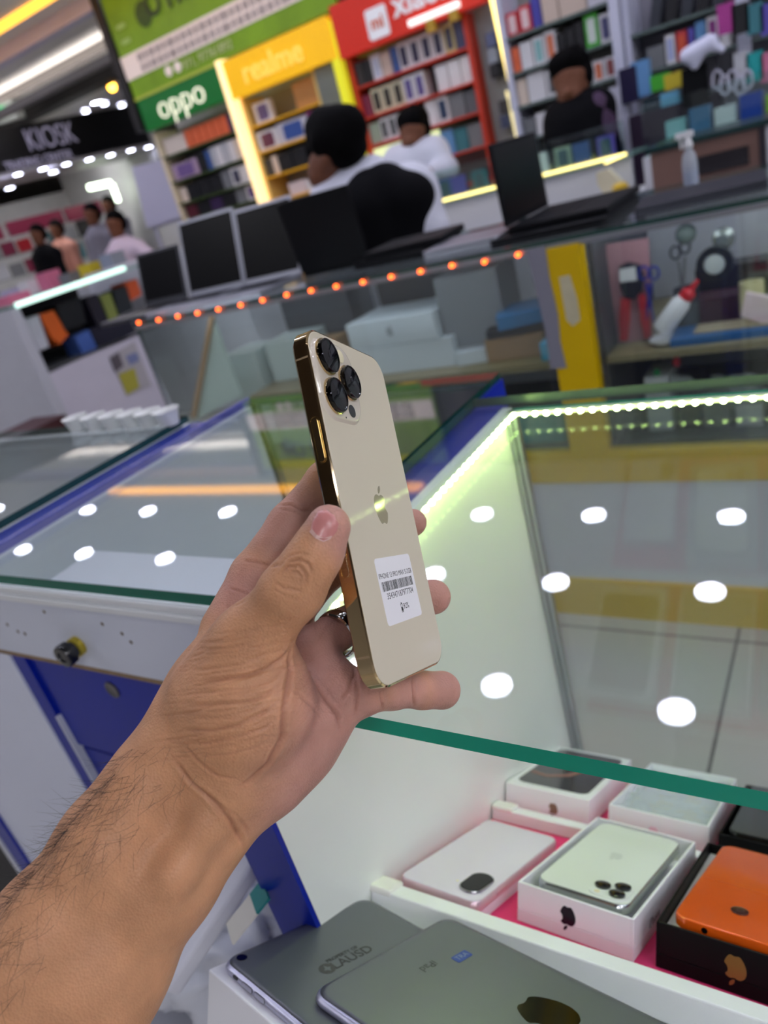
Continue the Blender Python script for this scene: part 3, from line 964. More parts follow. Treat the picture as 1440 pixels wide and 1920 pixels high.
MB().box(BX0, BX1, BY1 - 0.015, BY1, 0.0, BT - 0.012).build('back_panel', mat('dim_grey_panel', (214, 216, 224), 0.45), op, world=True)
MB().box(-1.67, BX1, YB + 0.03, BY1 - 0.016, Z - 0.535, Z - 0.520).build('glass_shelf_board', mat('khaki_shelf', (138, 128, 96), 0.4), op, world=True)
MB().box(BX0 + 0.01, BX1, YB + 0.021, BY1 - 0.016, Z - 0.750, Z - 0.735).build('base_shelf', mat('dark_base_shelf', (70, 72, 74), 0.4), op, world=True)
MB().box(-0.530, -0.518, YB + 0.03, BY1 - 0.016, Z - 0.735, BT - 0.014).build('divider_panel', mat('dark_divider', (52, 54, 58), 0.4), op, world=True)
MB().box(0.0, 0.012, YB + 0.2, BY1 - 0.016, Z - 0.52, BT - 0.014).build('divider_panel', mat('pale_divider', (196, 198, 206), 0.4), op, world=True)
P = [at_y(x, y, YB + 0.06) for x, y in ((400, 598), (452, 742), (364, 788))]
MB().loops([P, [p + Vector((0, 0.008, 0)) for p in P]]).build('leaning_panel', mat('mint_white_board', (196, 214, 206), 0.4), op, world=True)
P = [at_y(x, y, YB + 0.05) for x, y in ((392, 592), (399, 596), (366, 785), (357, 782))]
MB().loops([P, [p + Vector((0, 0.012, 0)) for p in P]]).build('wooden_batten', mat('tan_batten', (176, 142, 104), 0.6), op, world=True)
bay = mat('bay_fill_glow', (240, 244, 255), 0.4, emit=9)
MB().box(-0.50, BX1 - 0.05, YB + 0.012, YB + 0.020, BT - 0.022, BT - 0.015).build('bay_fill_light', bay, op, world=True)  # unseen strips added to brighten both bays of the counter
MB().box(BX0 + 0.1, -0.65, YB + 0.012, YB + 0.018, BT - 0.022, BT - 0.018).build('bay_fill_light', mat('bay_fill_dim_glow', (240, 244, 255), 0.4, emit=5), op, world=True)
# orange status lamps under the front edge of the glass top
oled = mat('orange_led_glow', (255, 92, 28), 0.4, emit=5.0)
strip = empty('led_strip', (BX0 + 0.7, YB - 0.006, BT - 0.02), 'row of small glowing orange lights along the counter edge below the laptops', 'light strip')
for x, y in ((260, 605), (297, 600), (333, 593), (370, 587), (409, 580), (451, 572), (492, 563), (537, 553), (583, 545), (630, 537), (680, 529), (733, 519), (788, 509), (847, 498), (908, 491), (971, 478)):
    MB(Matrix.Translation(at_y(x, y, YB - 0.010))).ball((0, 0, 0), 0.0058, 5).build('orange_bulb', oled, strip, world=True)

# ------------------------------------------------------------------ laptops on the counter
lap_b = mat('laptop_black', (12, 13, 17), 0.5, spec=0.15)
lap_s = mat('laptop_silver', (160, 162, 172), 0.35, 0.6)
scr = mat('switched_off_display', (2, 2, 4), 0.3, spec=0.12)
keyc = mat('keyboard_dark', (22, 22, 27), 0.6, spec=0.2)


def keys(M, w, d):
    mb = MB(M)
    for r_ in range(5):
        for c in range(13):
            mb.box(-w / 2 + 0.02 + c * (w - 0.04) / 13, -w / 2 + 0.02 + (c + 0.85) * (w - 0.04) / 13, d * 0.45 + r_ * d * 0.09, d * 0.45 + (r_ + 0.85) * d * 0.09, 0, 0.0015)
    return mb


def laptop(label, x0, x1, y, zt, body_m, tilt=14, rot=0.0, yaw_c=None, back_to_us=False):
    """hinge line from x0 to x1 at depth y on the counter; screen height to zt"""
    w, h = abs(x1 - x0), zt - BT
    M = Matrix.Translation(((x0 + x1) / 2, y, BT + 0.0005)) @ Matrix.Rotation(rot, 4, 'Z')
    t = empty('laptop', M, label, 'laptop', None)
    d = 0.225
    s = 1 if not back_to_us else -1
    ba = MB().box(-w / 2, w / 2, -d, 0, 0, 0.014) if s == 1 else MB().box(-w / 2, w / 2, 0, d, 0, 0.014)
    ba.build('base', body_m, t, bevel=0.003)
    kM = Matrix.Translation((0, -d, 0.014)) if s == 1 else Matrix.Translation((0, d, 0.014)) @ Matrix.Rotation(math.pi, 4, 'Z')
    keys(kM, w, d).build('keyboard', keyc, t)
    S = Matrix.Translation((0, 0, 0.014)) @ Matrix.Rotation(math.radians(-tilt * s), 4, 'X')
    hh = h / math.cos(math.radians(tilt))
    li = MB(S).box(-w / 2, w / 2, 0.0, 0.007, 0, hh) if s == 1 else MB(S).box(-w / 2, w / 2, -0.007, 0, 0, hh)
    li = li.build('screen_lid', body_m, t, bevel=0.003)
    yy = (-0.0008, 0.0002) if s == 1 else (-0.0002, 0.0008)
    MB(S).box(-w / 2 + 0.010, w / 2 - 0.010, yy[0], yy[1], 0.016, hh - 0.010).build('display', scr, li)
    return t


laptop('open laptop with black display at the left end of the laptop row', -2.27, -2.045, 1.98, Z - 0.045, mat('laptop_dark_grey', (52, 54, 62), 0.4))
laptop('open laptop with silver frame around the display, second from the left in the row', -2.02, -1.755, 1.97, Z + 0.018, lap_s)
laptop('open laptop with silver frame, third from the left in the row', -1.745, -1.50, 1.96, Z + 0.004, lap_s)
laptop('open black laptop with its blank back towards the aisle, beside the dark vest', -1.495, -1.235, 1.96, Z - 0.012, lap_b, back_to_us=True, tilt=8)
# big laptop whose display faces the right
t = empty('laptop', frame((-0.755, 1.98, BT + 0.012), (0, 1, 0), (-1, 0, 0), (0, 0, 1)), 'large open black laptop seen edge-on with its display turned to the right', 'laptop')
MB().box(-0.13, 0.20, -0.25, 0, 0, 0.016).build('base', lap_b, t, bevel=0.003)
keys(Matrix.Translation((0.035, -0.25, 0.016)), 0.32, 0.24).build('keyboard', keyc, t)
Sx = Matrix.Translation((0, 0, 0.016)) @ Matrix.Rotation(math.radians(-2), 4, 'X')
li = MB(Sx).box(-0.13, 0.20, 0, 0.008, 0, 0.195).build('screen_lid', lap_b, t, bevel=0.003)
MB(Sx).box(-0.12, 0.19, -0.001, 0.0002, 0.016, 0.185).build('display', scr, li)


def closed(label, x0, x1, y0, y1, z0, m, rot=0.0, cat='laptop'):
    t = empty('laptop', Matrix.Translation(((x0 + x1) / 2, (y0 + y1) / 2, z0)) @ Matrix.Rotation(rot, 4, 'Z'), label, cat)
    w, d = x1 - x0, y1 - y0
    MB().prism(rrect(w, d, 0.012, 4), 0, 0.011).build('base', m, t, bevel=0.002)
    MB().prism(rrect(w, d, 0.012, 4), 0.012, 0.019).build('screen_lid', m, t, bevel=0.002)
    MB().box(-w * 0.4, w * 0.4, d / 2 - 0.012, d / 2 - 0.002, 0.009, 0.014).build('hinge', lap_b, t)
    return t


closed('closed silver laptop on the counter left of the large black laptop', -0.985, -0.775, 1.80, 2.02, BT, lap_s, 0.08)
closed('closed black laptop under another one behind the silver laptop', -1.24, -1.00, 1.86, 2.10, BT, lap_b, -0.05)
closed('closed black laptop on top of another, beside the silver laptop', -1.22, -0.98, 1.88, 2.11, BT + 0.020, lap_b, 0.1)
closed('closed black laptop lying under the large open laptop', -0.79, -0.50, 1.80, 2.14, BT - 0.0085, lap_b, 0.0).location.z = BT - 0.0085
closed('flat charcoal laptop on the counter in front of the spray bottle', -0.44, -0.18, 1.78, 1.99, BT, mat('charcoal_lid', (36, 36, 44), 0.5, spec=0.2), 0.12)
closed('dark laptop at the right border of the photo on the counter', -0.14, 0.12, 1.80, 2.02, BT, mat('charcoal_lid', (36, 36, 44), 0.5, spec=0.2), -0.05)
# laptop under the big one sits on a thin mat; keep everything resting on the glass
q = at_y(1297, 355, 2.2)
sb = empty('spray_bottle', (q.x, 2.2, BT), 'clear spray bottle with blue liquid and white trigger', 'bottle')
MB().lathe([(0.016, 0), (0.018, 0.004), (0.018, 0.030)], 20).build('blue_liquid', mat('blue_liquid', (24, 84, 170), 0.2), sb, smooth=True)
MB().lathe([(0.0185, 0.0), (0.019, 0.05), (0.016, 0.07), (0.009, 0.082), (0.009, 0.09)], 20).build('bottle_body', mat('translucent_bottle', (196, 204, 212), 0.2, alpha=0.55), sb, smooth=True)
MB().lathe([(0.011, 0.088), (0.011, 0.100), (0.008, 0.104), (0.008, 0.118)], 16).box(-0.028, 0.014, -0.007, 0.007, 0.112, 0.126).box(-0.020, -0.014, -0.003, 0.003, 0.088, 0.112).build('trigger_head', mat('white_plastic', (228, 228, 230), 0.35), sb, bevel=0.001)

# ------------------------------------------------------------------ cartons in the glass counter, left bay
S1 = Z - 0.520
S2 = Z - 0.735
wc = mat('white_carton_card', (206, 216, 220), 0.45)
brc = mat('brown_cardboard', (150, 118, 76), 0.7)


def carton(label, px0, py0, px1, py1, z0, depth, m, Y=YB + 0.12, rot=0.0, cat='carton', logo=None):
    a, b = at_y(px0, py0, Y), at_y(px1, py1, Y)
    w, h = abs(b.x - a.x), max(abs(a.z - b.z), 0.01)
    M = Matrix.Translation(((a.x + b.x) / 2, Y + depth / 2, z0)) @ Matrix.Rotation(rot, 4, 'Z')
    o = MB(M).box(-w / 2, w / 2, -depth / 2, depth / 2, 0, h).build('carton', m, bevel=0.0015, label=label, cat=cat)
    if logo:
        apple('logo', 0.03, frame((0, 0, 0), (1, 0, 0), (0, 0, 1), (0, -1, 0)), logo, o).location = Matrix.Translation(-o.location) @ (M @ Vector((0, -depth / 2 - 0.0005, h / 2)))
    return o


def cbox(label, x0, x1, y0, y1, z0, z1, m, rot=0.0, cat='carton', name='carton', parent=None):
    M = Matrix.Translation(((x0 + x1) / 2, (y0 + y1) / 2, 0)) @ Matrix.Rotation(rot, 4, 'Z')
    w, d = (x1 - x0) / 2, (y1 - y0) / 2
    return MB(M).box(-w, w, -d, d, z0, z1).build(name, m, bevel=0.0012, label=label, cat=cat)


faint = mat('faint_grey_logo', (150, 158, 164), 0.4)
o = cbox('wide white carton with faint grey logo, lying on another white carton', -1.28, -0.99, 1.80, 2.0, S1 + 0.083, S1 + 0.158, wc)
apple('logo', 0.030, frame((0, -0.1005, 0.04), (1, 0, 0), (0, 0, 1), (0, -1, 0)), faint, o)
cbox('wide white carton at the bottom of the white stack behind the phone', -1.29, -0.955, 1.80, 2.0, S1, S1 + 0.082, wc, 0.03)
cbox('grey carton leaning behind the white stack under the orange lights', -0.995, -0.82, 1.84, 2.04, S1 + 0.04, S1 + 0.235, mat('grey_carton', (124, 128, 132), 0.5), 0.12)
cbox('small flat white carton at the foot of the grey carton', -0.955, -0.86, 1.80, 1.9, S1, S1 + 0.038, wc, 0.2)
cbox('dark carton standing far back in the glass counter', -1.32, -1.0, 2.08, 2.2, S1, S1 + 0.23, mat('dark_carton', (36, 34, 40), 0.4))
cbox('blue flat carton beside the yellow pillar', -0.83, -0.69, 1.80, 1.95, S1 + 0.085, S1 + 0.120, mat('bright_blue_carton', (14, 112, 170), 0.4), 0.35)
cbox('brown cardboard carton beneath the blue flat carton', -0.86, -0.70, 1.80, 1.95, S1 + 0.001, S1 + 0.060, brc, 0.1)
cbox('black flat carton between the brown carton and the blue carton', -0.86, -0.69, 1.81, 1.95, S1 + 0.061, S1 + 0.084, mat('black_box_card', (14, 14, 17), 0.42), 0.22)
cbox('small sky blue carton against the pillar', -0.69, -0.65, 1.76, 1.82, S1, S1 + 0.045, mat('sky_blue_carton', (86, 178, 214), 0.4))
mint = mat('mint_white_carton', (196, 210, 206), 0.5)
cbox('tall pale carton at the left of the counter interior', -1.83, -1.70, 1.84, 1.98, S2, S2 + 0.33, mint)
cbox('pale carton stacked on the shelf left of the held phone', -1.66, -1.50, 1.86, 2.0, S1, S1 + 0.13, mint, 0.1)
cbox('pale flat carton below the shelf left of the held phone', -1.66, -1.47, 1.80, 1.95, S2, S2 + 0.07, mint, 0.05)
cbox('brown carton at the phone edge on the counter shelf', -1.49, -1.38, 1.80, 1.95, S1, S1 + 0.11, brc, 0.05)
cbox('grey carton leaning far back on the left shelf', -1.70, -1.42, 2.05, 2.2, S1, S1 + 0.24, mat('slate_carton', (92, 96, 104), 0.5))
cbox('white flat carton under the brown one', -1.46, -1.32, 1.80, 1.92, S2, S2 + 0.09, wc)
cbox('teal and cyan packet low behind the glass case', -0.78, -0.655, 1.74, 1.80, S2, S2 + 0.080, mat('teal_packet', (60, 150, 160), 0.4))
for i in range(9):
    x = -0.49 + i * 0.066
    cl = [(70, 72, 76), (200, 204, 206), (40, 42, 48), (120, 122, 124), (216, 214, 210), (60, 60, 66), (180, 182, 190), (90, 92, 98), (200, 60, 60)][i]
    nm = ['dark grey', 'white', 'black', 'mid grey', 'off-white', 'charcoal', 'pale grey', 'slate', 'red'][i]
    cbox('%s packet on the bottom shelf of the tool bay' % nm, x - 0.028, x + 0.028, 1.78, 1.88 + 0.02 * (i % 3), S2, S2 + 0.05 + 0.03 * ((i * 7) % 4), mat('packet_' + nm.replace(' ', '_').replace('-', '_'), cl, 0.4), 0.1 * (i % 3 - 1), cat='packet', name='packet')

# ------------------------------------------------------------------ tools on the shelf, right bay
YT = YB + 0.12


def slab(name, px, Y, th, m, parent=None, bevel=0.0, **k):
    P = [at_y(x, y, Y) for x, y in px]
    return MB().loops([P, [p + Vector((0, th, 0)) for p in P]]).build(name, m, parent, world=parent is not None, bevel=bevel, **k)


card = empty('crimping_tool', at_y(1180, 650, YT), 'black and red crimping tool on a pink backing card', 'tool')
slab('backing_card', ((1136, 458), (1216, 446), (1224, 640), (1146, 655)), YT + 0.02, 0.003, mat('faded_pink_card', (176, 130, 136), 0.5), card)
slab('tool_head', ((1160, 500), (1176, 493), (1198, 498), (1206, 520), (1203, 545), (1190, 562), (1172, 560), (1162, 540)), YT, 0.014, mat('dark_tool_steel', (34, 36, 40), 0.4, 0.3), card, 0.002)
slab('white_tag', ((1161, 506), (1191, 500), (1194, 526), (1162, 530)), YT - 0.003, 0.002, mat('white_tag', (210, 212, 212), 0.5), card)
slab('red_handle', ((1163, 560), (1180, 562), (1180, 600), (1176, 640), (1162, 640), (1160, 600)), YT, 0.014, mat('red_grip', (180, 34, 40), 0.4), card, 0.002)
slab('red_handle', ((1196, 555), (1208, 550), (1217, 600), (1220, 632), (1208, 638), (1200, 600)), YT, 0.014, mat('red_grip', (180, 34, 40), 0.4), card, 0.002)
blu = mat('blue_plastic_grip', (22, 40, 140), 0.35)
bs = empty('scissors', at_y(1222, 620, YT), 'blue-handled scissors hanging beside the crimping tool', 'scissors')
for x in (1207, 1226):
    c0 = at_y(x, 512, YT)
    MB().tube([c0 + Vector((0.011 * math.cos(a * 0.5236), 0, 0.015 * math.sin(a * 0.5236))) for a in range(12)], 0.0028, 6, close=True).build('finger_ring', blu, bs, world=True, smooth=True)
MB().tube([at_y(1212, 530, YT), at_y(1222, 580, YT), at_y(1230, 625, YT)], [0.004, 0.003, 0.001], 6).tube([at_y(1222, 530, YT), at_y(1214, 580, YT), at_y(1212, 600, YT)], [0.004, 0.003, 0.001], 6).build('blades', blu, bs, world=True)
ds = empty('scissors', at_y(1272, 560, YT + 0.08), 'black-handled scissors standing in the clear cup', 'scissors')
blk = mat('black_plastic_grip', (26, 26, 30), 0.35)
for x, y in ((1266, 474), (1284, 463)):
    c0 = at_y(x, y, YT + 0.08)
    MB().tube([c0 + Vector((0.011 * math.cos(a * 0.5236), 0, 0.015 * math.sin(a * 0.5236))) for a in range(12)], 0.0025, 6, close=True).build('finger_ring', blk, ds, world=True, smooth=True)
MB().tube([at_y(1272, 490, YT + 0.08), at_y(1282, 560, YT + 0.08)], 0.0035, 6).tube([at_y(1284, 482, YT + 0.08), at_y(1280, 560, YT + 0.08)], 0.0035, 6).build('blades', steel, ds, world=True)
cupm = mat('smoky_clear_cup', (90, 96, 98), 0.2, alpha=0.7)
p = at_y(1284, 520, YT + 0.08)
MB(Matrix.Translation((p.x, p.y, S1))).lathe([(0.026, 0), (0.029, 0.10), (0.027, 0.10), (0.024, 0.003), (0.0001, 0.003)], 20).build('tool_cup', cupm, smooth=True, label='smoky clear cup full of small tools below the black tape roll', cat='cup')
p = at_y(1340, 495, YT)
tpR = empty('tape_roll', frame(p, (1, 0, 0), (0, 0, 1), (0, -1, 0)), 'round black tape roll standing on edge', 'tape')
MB().loops([[(r_ * math.cos(2 * math.pi * i / 32), r_ * math.sin(2 * math.pi * i / 32), z) for i in range(32)] for r_, z in ((0.038, 0.006), (0.038, -0.012), (0.022, -0.012), (0.022, 0.006))], close=True).build('tape', mat('black_tape', (22, 26, 24), 0.35), tpR, smooth=True)
MB().lathe([(0.0215, -0.01), (0.0215, 0.004), (0.012, 0.006), (0.0001, 0.006)], 24).build('core', mat('pale_core', (176, 182, 180), 0.5), tpR, smooth=True)
p = at_y(1355, 450, YT + 0.03)
MB(frame(p, (1, 0, 0), (0, 0, 1), (0, -1, 0))).lathe([(0.024, -0.02), (0.024, -0.016), (0.010, -0.01), (0.008, 0.006), (0.013, 0.010), (0.013, 0.016), (0.0001, 0.016)], 24).build('suction_hook', mat('cloudy_steel', (150, 158, 152), 0.25, 0.7), smooth=True,
    label='round metal suction hook stuck above the black tape roll', cat='hook')
p = at_y(1285, 440, YT + 0.05)
MB(frame(p, (1, 0, 0), (0, 0, 1), (0, -1, 0))).lathe([(0.022, -0.015), (0.023, -0.004), (0.018, 0.004), (0.008, 0.009), (0.0001, 0.009)], 20).build('round_knob', mat('cloudy_green_plastic', (104, 118, 112), 0.35), smooth=True,
    label='cloudy green round knob above the black-handled scissors', cat='knob')
p0, p1 = at_y(1240, 618, YT - 0.03), at_y(1286, 556, YT - 0.03)
ax = (p1 - p0).normalized()
sd = ax.cross(Vector((0, 1, 0))).normalized()
gb = empty('glue_bottle', p0, 'white bottle with a red nozzle cap, lying tilted over the white saucer', 'bottle')
Mg = frame(p0, sd, sd.cross(ax) * -1, ax)
Lg = (p1 - p0).length
MB(Mg).lathe([(0.0001, 0), (0.021, 0.0), (0.023, 0.004), (0.022, Lg * 0.8), (0.014, Lg), (0.0001, Lg)], 24).build('bottle_body', mat('white_plastic', (228, 228, 230), 0.35), gb, world=True, smooth=True)
MB(Mg).lathe([(0.016, Lg - 0.004), (0.016, Lg + 0.012), (0.007, Lg + 0.020), (0.004, Lg + 0.042), (0.0001, Lg + 0.044)], 20).build('red_nozzle', mat('red_cap', (206, 24, 30), 0.35), gb, world=True, smooth=True)
p = at_y(1250, 640, YT - 0.03)
MB(Matrix.Translation((p.x, p.y, S1))).lathe([(0.0001, 0.003), (0.020, 0.0), (0.036, 0.010), (0.038, 0.016), (0.033, 0.014), (0.0001, 0.006)], 24).build('white_saucer', mat('white_plastic', (228, 228, 230), 0.35), smooth=True,
    label='small white saucer under the tilted white bottle', cat='dish')
cbox('dark wine-red box on the tool shelf right of the tilted bottle', -0.345, -0.25, 1.90, 1.98, S1, S1 + 0.065, mat('wine_red_box', (70, 26, 38), 0.4), name='box', cat='box')
cbox('black pouch behind the wine-red box', -0.36, -0.20, 2.02, 2.1, S1, S1 + 0.11, mat('black_pouch', (20, 20, 26), 0.6), name='pouch', cat='pouch')
cbox('blue flat tray with paper, along the front of the tool shelf', -0.38, 0.05, 1.76, 1.86, S1, S1 + 0.018, mat('blue_tray', (28, 92, 150), 0.35), name='flat_tray', cat='tray', rot=0.03)
cbox('crumpled tan paper in the blue tray', -0.33, 0.0, 1.775, 1.84, S1 + 0.0185, S1 + 0.024, mat('tan_paper', (160, 146, 116), 0.6), name='paper', cat='paper')
p = at_y(1410, 555, YT + 0.04)
MB(Matrix.Translation((p.x, p.y, S1 + 0.03))).lathe([(0.0001, 0), (0.026, 0), (0.026, 0.07), (0.016, 0.07), (0.016, 0.003), (0.0001, 0.003)], 28).build('masking_tape_roll', mat('cream_tape', (206, 200, 150), 0.5), smooth=True,
    label='cream masking tape roll standing upright on the tool shelf', cat='tape')
slab('notepad', ((1398, 548), (1460, 560), (1452, 614), (1388, 594)), YT - 0.04, 0.014, mat('pale_pink_pad', (222, 200, 200), 0.5), bevel=0.002, label='pale pink notepad leaning at the right border of the tool shelf', cat='notepad')
bagc = mat('printed_clear_bag', (170, 178, 176), 0.25, bump=0.7, bscale=60)
for i, (px_, py_, lab) in enumerate(((1250, 690, 'crumpled clear bag with red and green print on the bottom shelf'), (1370, 690, 'crumpled grey bag on the bottom shelf at the right'))):
    p = at_y(px_, py_, YT)
    random.seed(40 + i)
    pr = [((p.x + random.uniform(-.05, .05), p.y + random.uniform(0, .04), S2 + 0.03 + random.uniform(0, .08)), (p.x + random.uniform(-.06, .06), p.y + random.uniform(0, .04), S2 + 0.03 + random.uniform(0, .08)), 0.022, 0.016) for _ in range(7)]
    o = body('plastic_bag', pr, 0.006, bagc, k=0.012, label=lab, cat='bag')
    if i == 0:
        for q_, c_m in (((1268, 678), ('red_bag_print', (180, 30, 44))), ((1232, 700), ('green_bag_print', (20, 120, 60)))):
            g_ = at_y(q_[0], q_[1], YT - 0.035)
            MB().ball(g_, 0.009, 5, sc=(1, 0.3, 1.6)).build('bag_print', mat(c_m[0], c_m[1], 0.4), o, world=True)

# ================================================================== shops at the back
def zr(v):
    return Z + v


def unit(label, name, x0, x1, y, z_sh, post, shelf_m, back_m, depth=0.28, cat='shelving', ztop=None, posts=True):
    """open wall shelving: back, posts and shelf boards, front plane at y"""
    t = empty(name, ((x0 + x1) / 2, y + depth / 2, 0), label, cat)
    zt = ztop if ztop is not None else max(z_sh) + 0.25
    MB().box(x0, x1, y + depth - 0.015, y + depth, 0, zt).build('back_panel', back_m, t, world=True)
    if posts:
        MB().box(x0, x0 + 0.03, y, y + depth - 0.016, 0, zt).build('side_post', post, t, world=True)
        MB().box(x1 - 0.03, x1, y, y + depth - 0.016, 0, zt).build('side_post', post, t, world=True)
    for z in z_sh:
        MB().box(x0 + 0.031, x1 - 0.031, y, y + depth - 0.016, z - 0.014, z).build('shelf', shelf_m, t, world=True)
    return t


ORD = ['first', 'second', 'third', 'fourth', 'fifth', 'sixth', 'seventh', 'eighth', 'ninth', 'tenth', 'eleventh', 'twelfth', 'thirteenth', 'fourteenth', 'fifteenth', 'sixteenth']
BM = {}


def pbox(name, cname, rgb, x, w, h, y, z, where, d=0.05, pic=None, tilt=0.0, group=None, metal=0.0):
    """a retail carton standing on a shelf; pic = colour of the printed picture on its face"""
    M = Matrix.Translation((x + w / 2, y, z)) @ Matrix.Rotation(tilt, 4, 'Y')
    m = mat('card_' + cname.replace(' ', '_').replace('-', '_'), rgb, 0.4)
    o = MB(M).box(-w / 2, w / 2, 0, d, 0, h).build(name, m, label=where, cat='box', group=group)
    if pic:
        pm = mat('print_%d_%d_%d' % pic, pic, 0.35)
        MB(M).prism(rrect(w * 0.62, h * 0.74, min(w, h) * 0.12, 3, 0, h / 2), 0, 0.001, M=M @ frame((0, -0.0012, 0), (1, 0, 0), (0, 0, 1), (0, -1, 0))).build('printed_picture', pm, o, world=True)
    return o


def row(place, x0, x1, y, z, items, name='phone_box', group=None):
    """items: (colour name, rgb, width share, height, pic) placed left to right"""
    tot = sum(i[2] for i in items)
    x = x0
    counts = {}
    for i, it in enumerate(items):
        w = (x1 - x0) * it[2] / tot
        if it[1] is not None:
            pbox(name, it[0], it[1], x + 0.004, w - 0.008, it[3], y + 0.03, z, '%s box, %s from the left on %s' % (it[0], ORD[i], place), pic=it[4] if len(it) > 4 else None, group=group,
                 d=it[5] if len(it) > 5 else 0.12)
        x += w


W_, O_, N_, K_, G_, S_ = (226, 224, 226), (236, 110, 66), (44, 50, 90), (24, 24, 28), (120, 122, 126), (188, 190, 196)
green = mat('deep_green_sign', (10, 104, 38), 0.35, emit=0.18)
gshelf = mat('green_shelf_edge', (58, 78, 36), 0.4)
warm = mat('warm_white_post', (236, 222, 190), 0.4)
grey_p = mat('grey_back_panel', (150, 148, 142), 0.5)

# --- green unit
unit('wall shelving with dark green edges and a green header, full of phone boxes', 'wall_shelving', -4.90, -4.00, 5.0, [zr(.58), zr(.385), zr(.215), zr(.085), zr(-.10), zr(-.3)], warm, gshelf, grey_p, ztop=zr(.77))
sg = empty('shop_sign', (-4.44, 4.99, zr(.78)), 'dark green header sign with four rounded cream letters', 'sign')
MB().box(-4.89, -3.98, 4.95, 5.02, zr(.785), zr(1.01)).build('panel', green, sg, world=True)
MB().box(-4.90, -3.95, 4.94, 5.02, zr(1.012), zr(1.03)).build('top_trim', mat('gold_green_trim', (150, 160, 60), 0.4, emit=0.3), sg, world=True)


def on_wall(x, y, z, rot=0.0):
    return frame((x, y, z), (1, 0, 0), (0, 0, 1), (0, -1, 0)) @ Matrix.Rotation(rot, 4, 'Z')


text_mesh('letters', 'oppo', 0.25, on_wall(-4.44, 4.945, zr(.90)), mat('lit_cream_letters', (250, 246, 222), 0.4, emit=0.7), sg, ext=0.006, bold=-0.005)
row('the top shelf under the green sign', -4.85, -4.04, 5.0, zr(.58), [('cream white', (230, 214, 200), 3.2, .125, None)] + [('orange', O_, 1, .13)] * 6 + [('navy blue', N_, .6, .13), ('cream', (226, 208, 190), .5, .12)])
row('the second shelf of the green unit', -4.85, -4.04, 5.0, zr(.385), [('lilac patterned', (176, 150, 176), 2.6, .12, (120, 96, 150)), ('black', K_, .8, .14), ('blue', (60, 90, 150), .5, .14), ('pale grey', S_, .5, .15), ('white', W_, .6, .15), ('pale grey', S_, .6, .15), ('white', W_, .6, .15), ('cream', (226, 208, 190), .8, .15)])
row('the third shelf of the green unit', -4.85, -4.04, 5.0, zr(.215), [('cream', (226, 208, 190), .5, .11), ('black', K_, .8, .12), ('black', K_, .8, .12), ('black', K_, .8, .12), ('grey', G_, .6, .13), ('white', W_, .7, .13, (70, 70, 90)), ('white', W_, .6, .13)])
row('the fourth shelf of the green unit', -4.85, -4.04, 5.0, zr(.085), [('dark red', (90, 30, 44), .7, .10), ('black', K_, .8, .10), ('dark purple', (60, 40, 80), .7, .10), ('black', K_, .8, .10), ('grey', G_, .6, .11), ('white', W_, .6, .11, (90, 60, 130))])

# --- green banner above
bn = empty('advertising_banner', (-4.1, 4.97, zr(1.04)), 'large green banner with white text band hanging above the green sign', 'banner')
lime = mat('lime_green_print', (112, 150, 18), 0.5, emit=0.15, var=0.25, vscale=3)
MB().box(-4.90, -2.90, 4.95, 4.99, zr(1.03), zr(1.72)).build('green_sheet', lime, bn, world=True)
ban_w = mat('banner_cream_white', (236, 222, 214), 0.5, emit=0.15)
MB().box(-4.90, -2.90, 4.94, 4.949, zr(1.155), zr(1.315)).build('white_band', ban_w, bn, world=True)
for i, (tx, z, s) in enumerate((('HOME DELIVERY  MOBILE  LAPTOP  TABLET', 1.27, 0.052), ('SALES  SERVICE  REPAIR  ACCESSORIES', 1.20, 0.052))):
    text_mesh('printed_text', ('|||| ||| ||||| |||| ||| |||||| ||| |||| ' * 3)[i:-1], s, on_wall(-3.90, 4.938, zr(z)), mat('banner_grey_text', (150, 140, 140), 0.5), bn, ext=0.001, bold=0.002)
text_mesh('printed_text', '971, 97761892', 0.085, on_wall(-4.05, 4.938, zr(1.092)), mat('banner_pale_text', (214, 222, 170), 0.5), bn, ext=0.001)
for x in (-4.46, -4.36):
    MB(on_wall(x, 4.947, zr(1.105))).prism(circ(0.036, 20), 0, 0.004).build('call_symbol', mat('banner_cream_white', (236, 222, 214), 0.5), bn, world=True)
for x, z in ((-4.78, 1.50), (-4.78, 1.40)):
    MB(on_wall(x, 4.947, zr(z))).prism(rrect(0.10, 0.03, 0.014, 4), 0, 0.003).build('pale_spot', mat('banner_painted_glint', (176, 214, 120), 0.5), bn, world=True)  # glints painted on as pale rounded spots
text_mesh('printed_text', 'O HUN', 0.20, on_wall(-4.15, 4.938, zr(1.52)), mat('banner_dark_text', (44, 66, 24), 0.5), bn, ext=0.001, bold=0.006)
MB(on_wall(-4.52, 4.947, zr(1.50))).prism(circ(0.085, 24), 0, 0.002).build('dark_roundel', mat('banner_olive', (60, 92, 16), 0.5), bn, world=True)
struct('trim_4', MB().box(-4.99, -4.915, 4.93, 5.05, zr(.80), 3.04), mat('black_bulkhead', (16, 15, 17), 0.5))
struct('trim_5', MB().box(-2.93, 1.5, 5.06, 5.2, zr(1.06), 3.04), mat('dark_fascia', (60, 46, 44), 0.5))

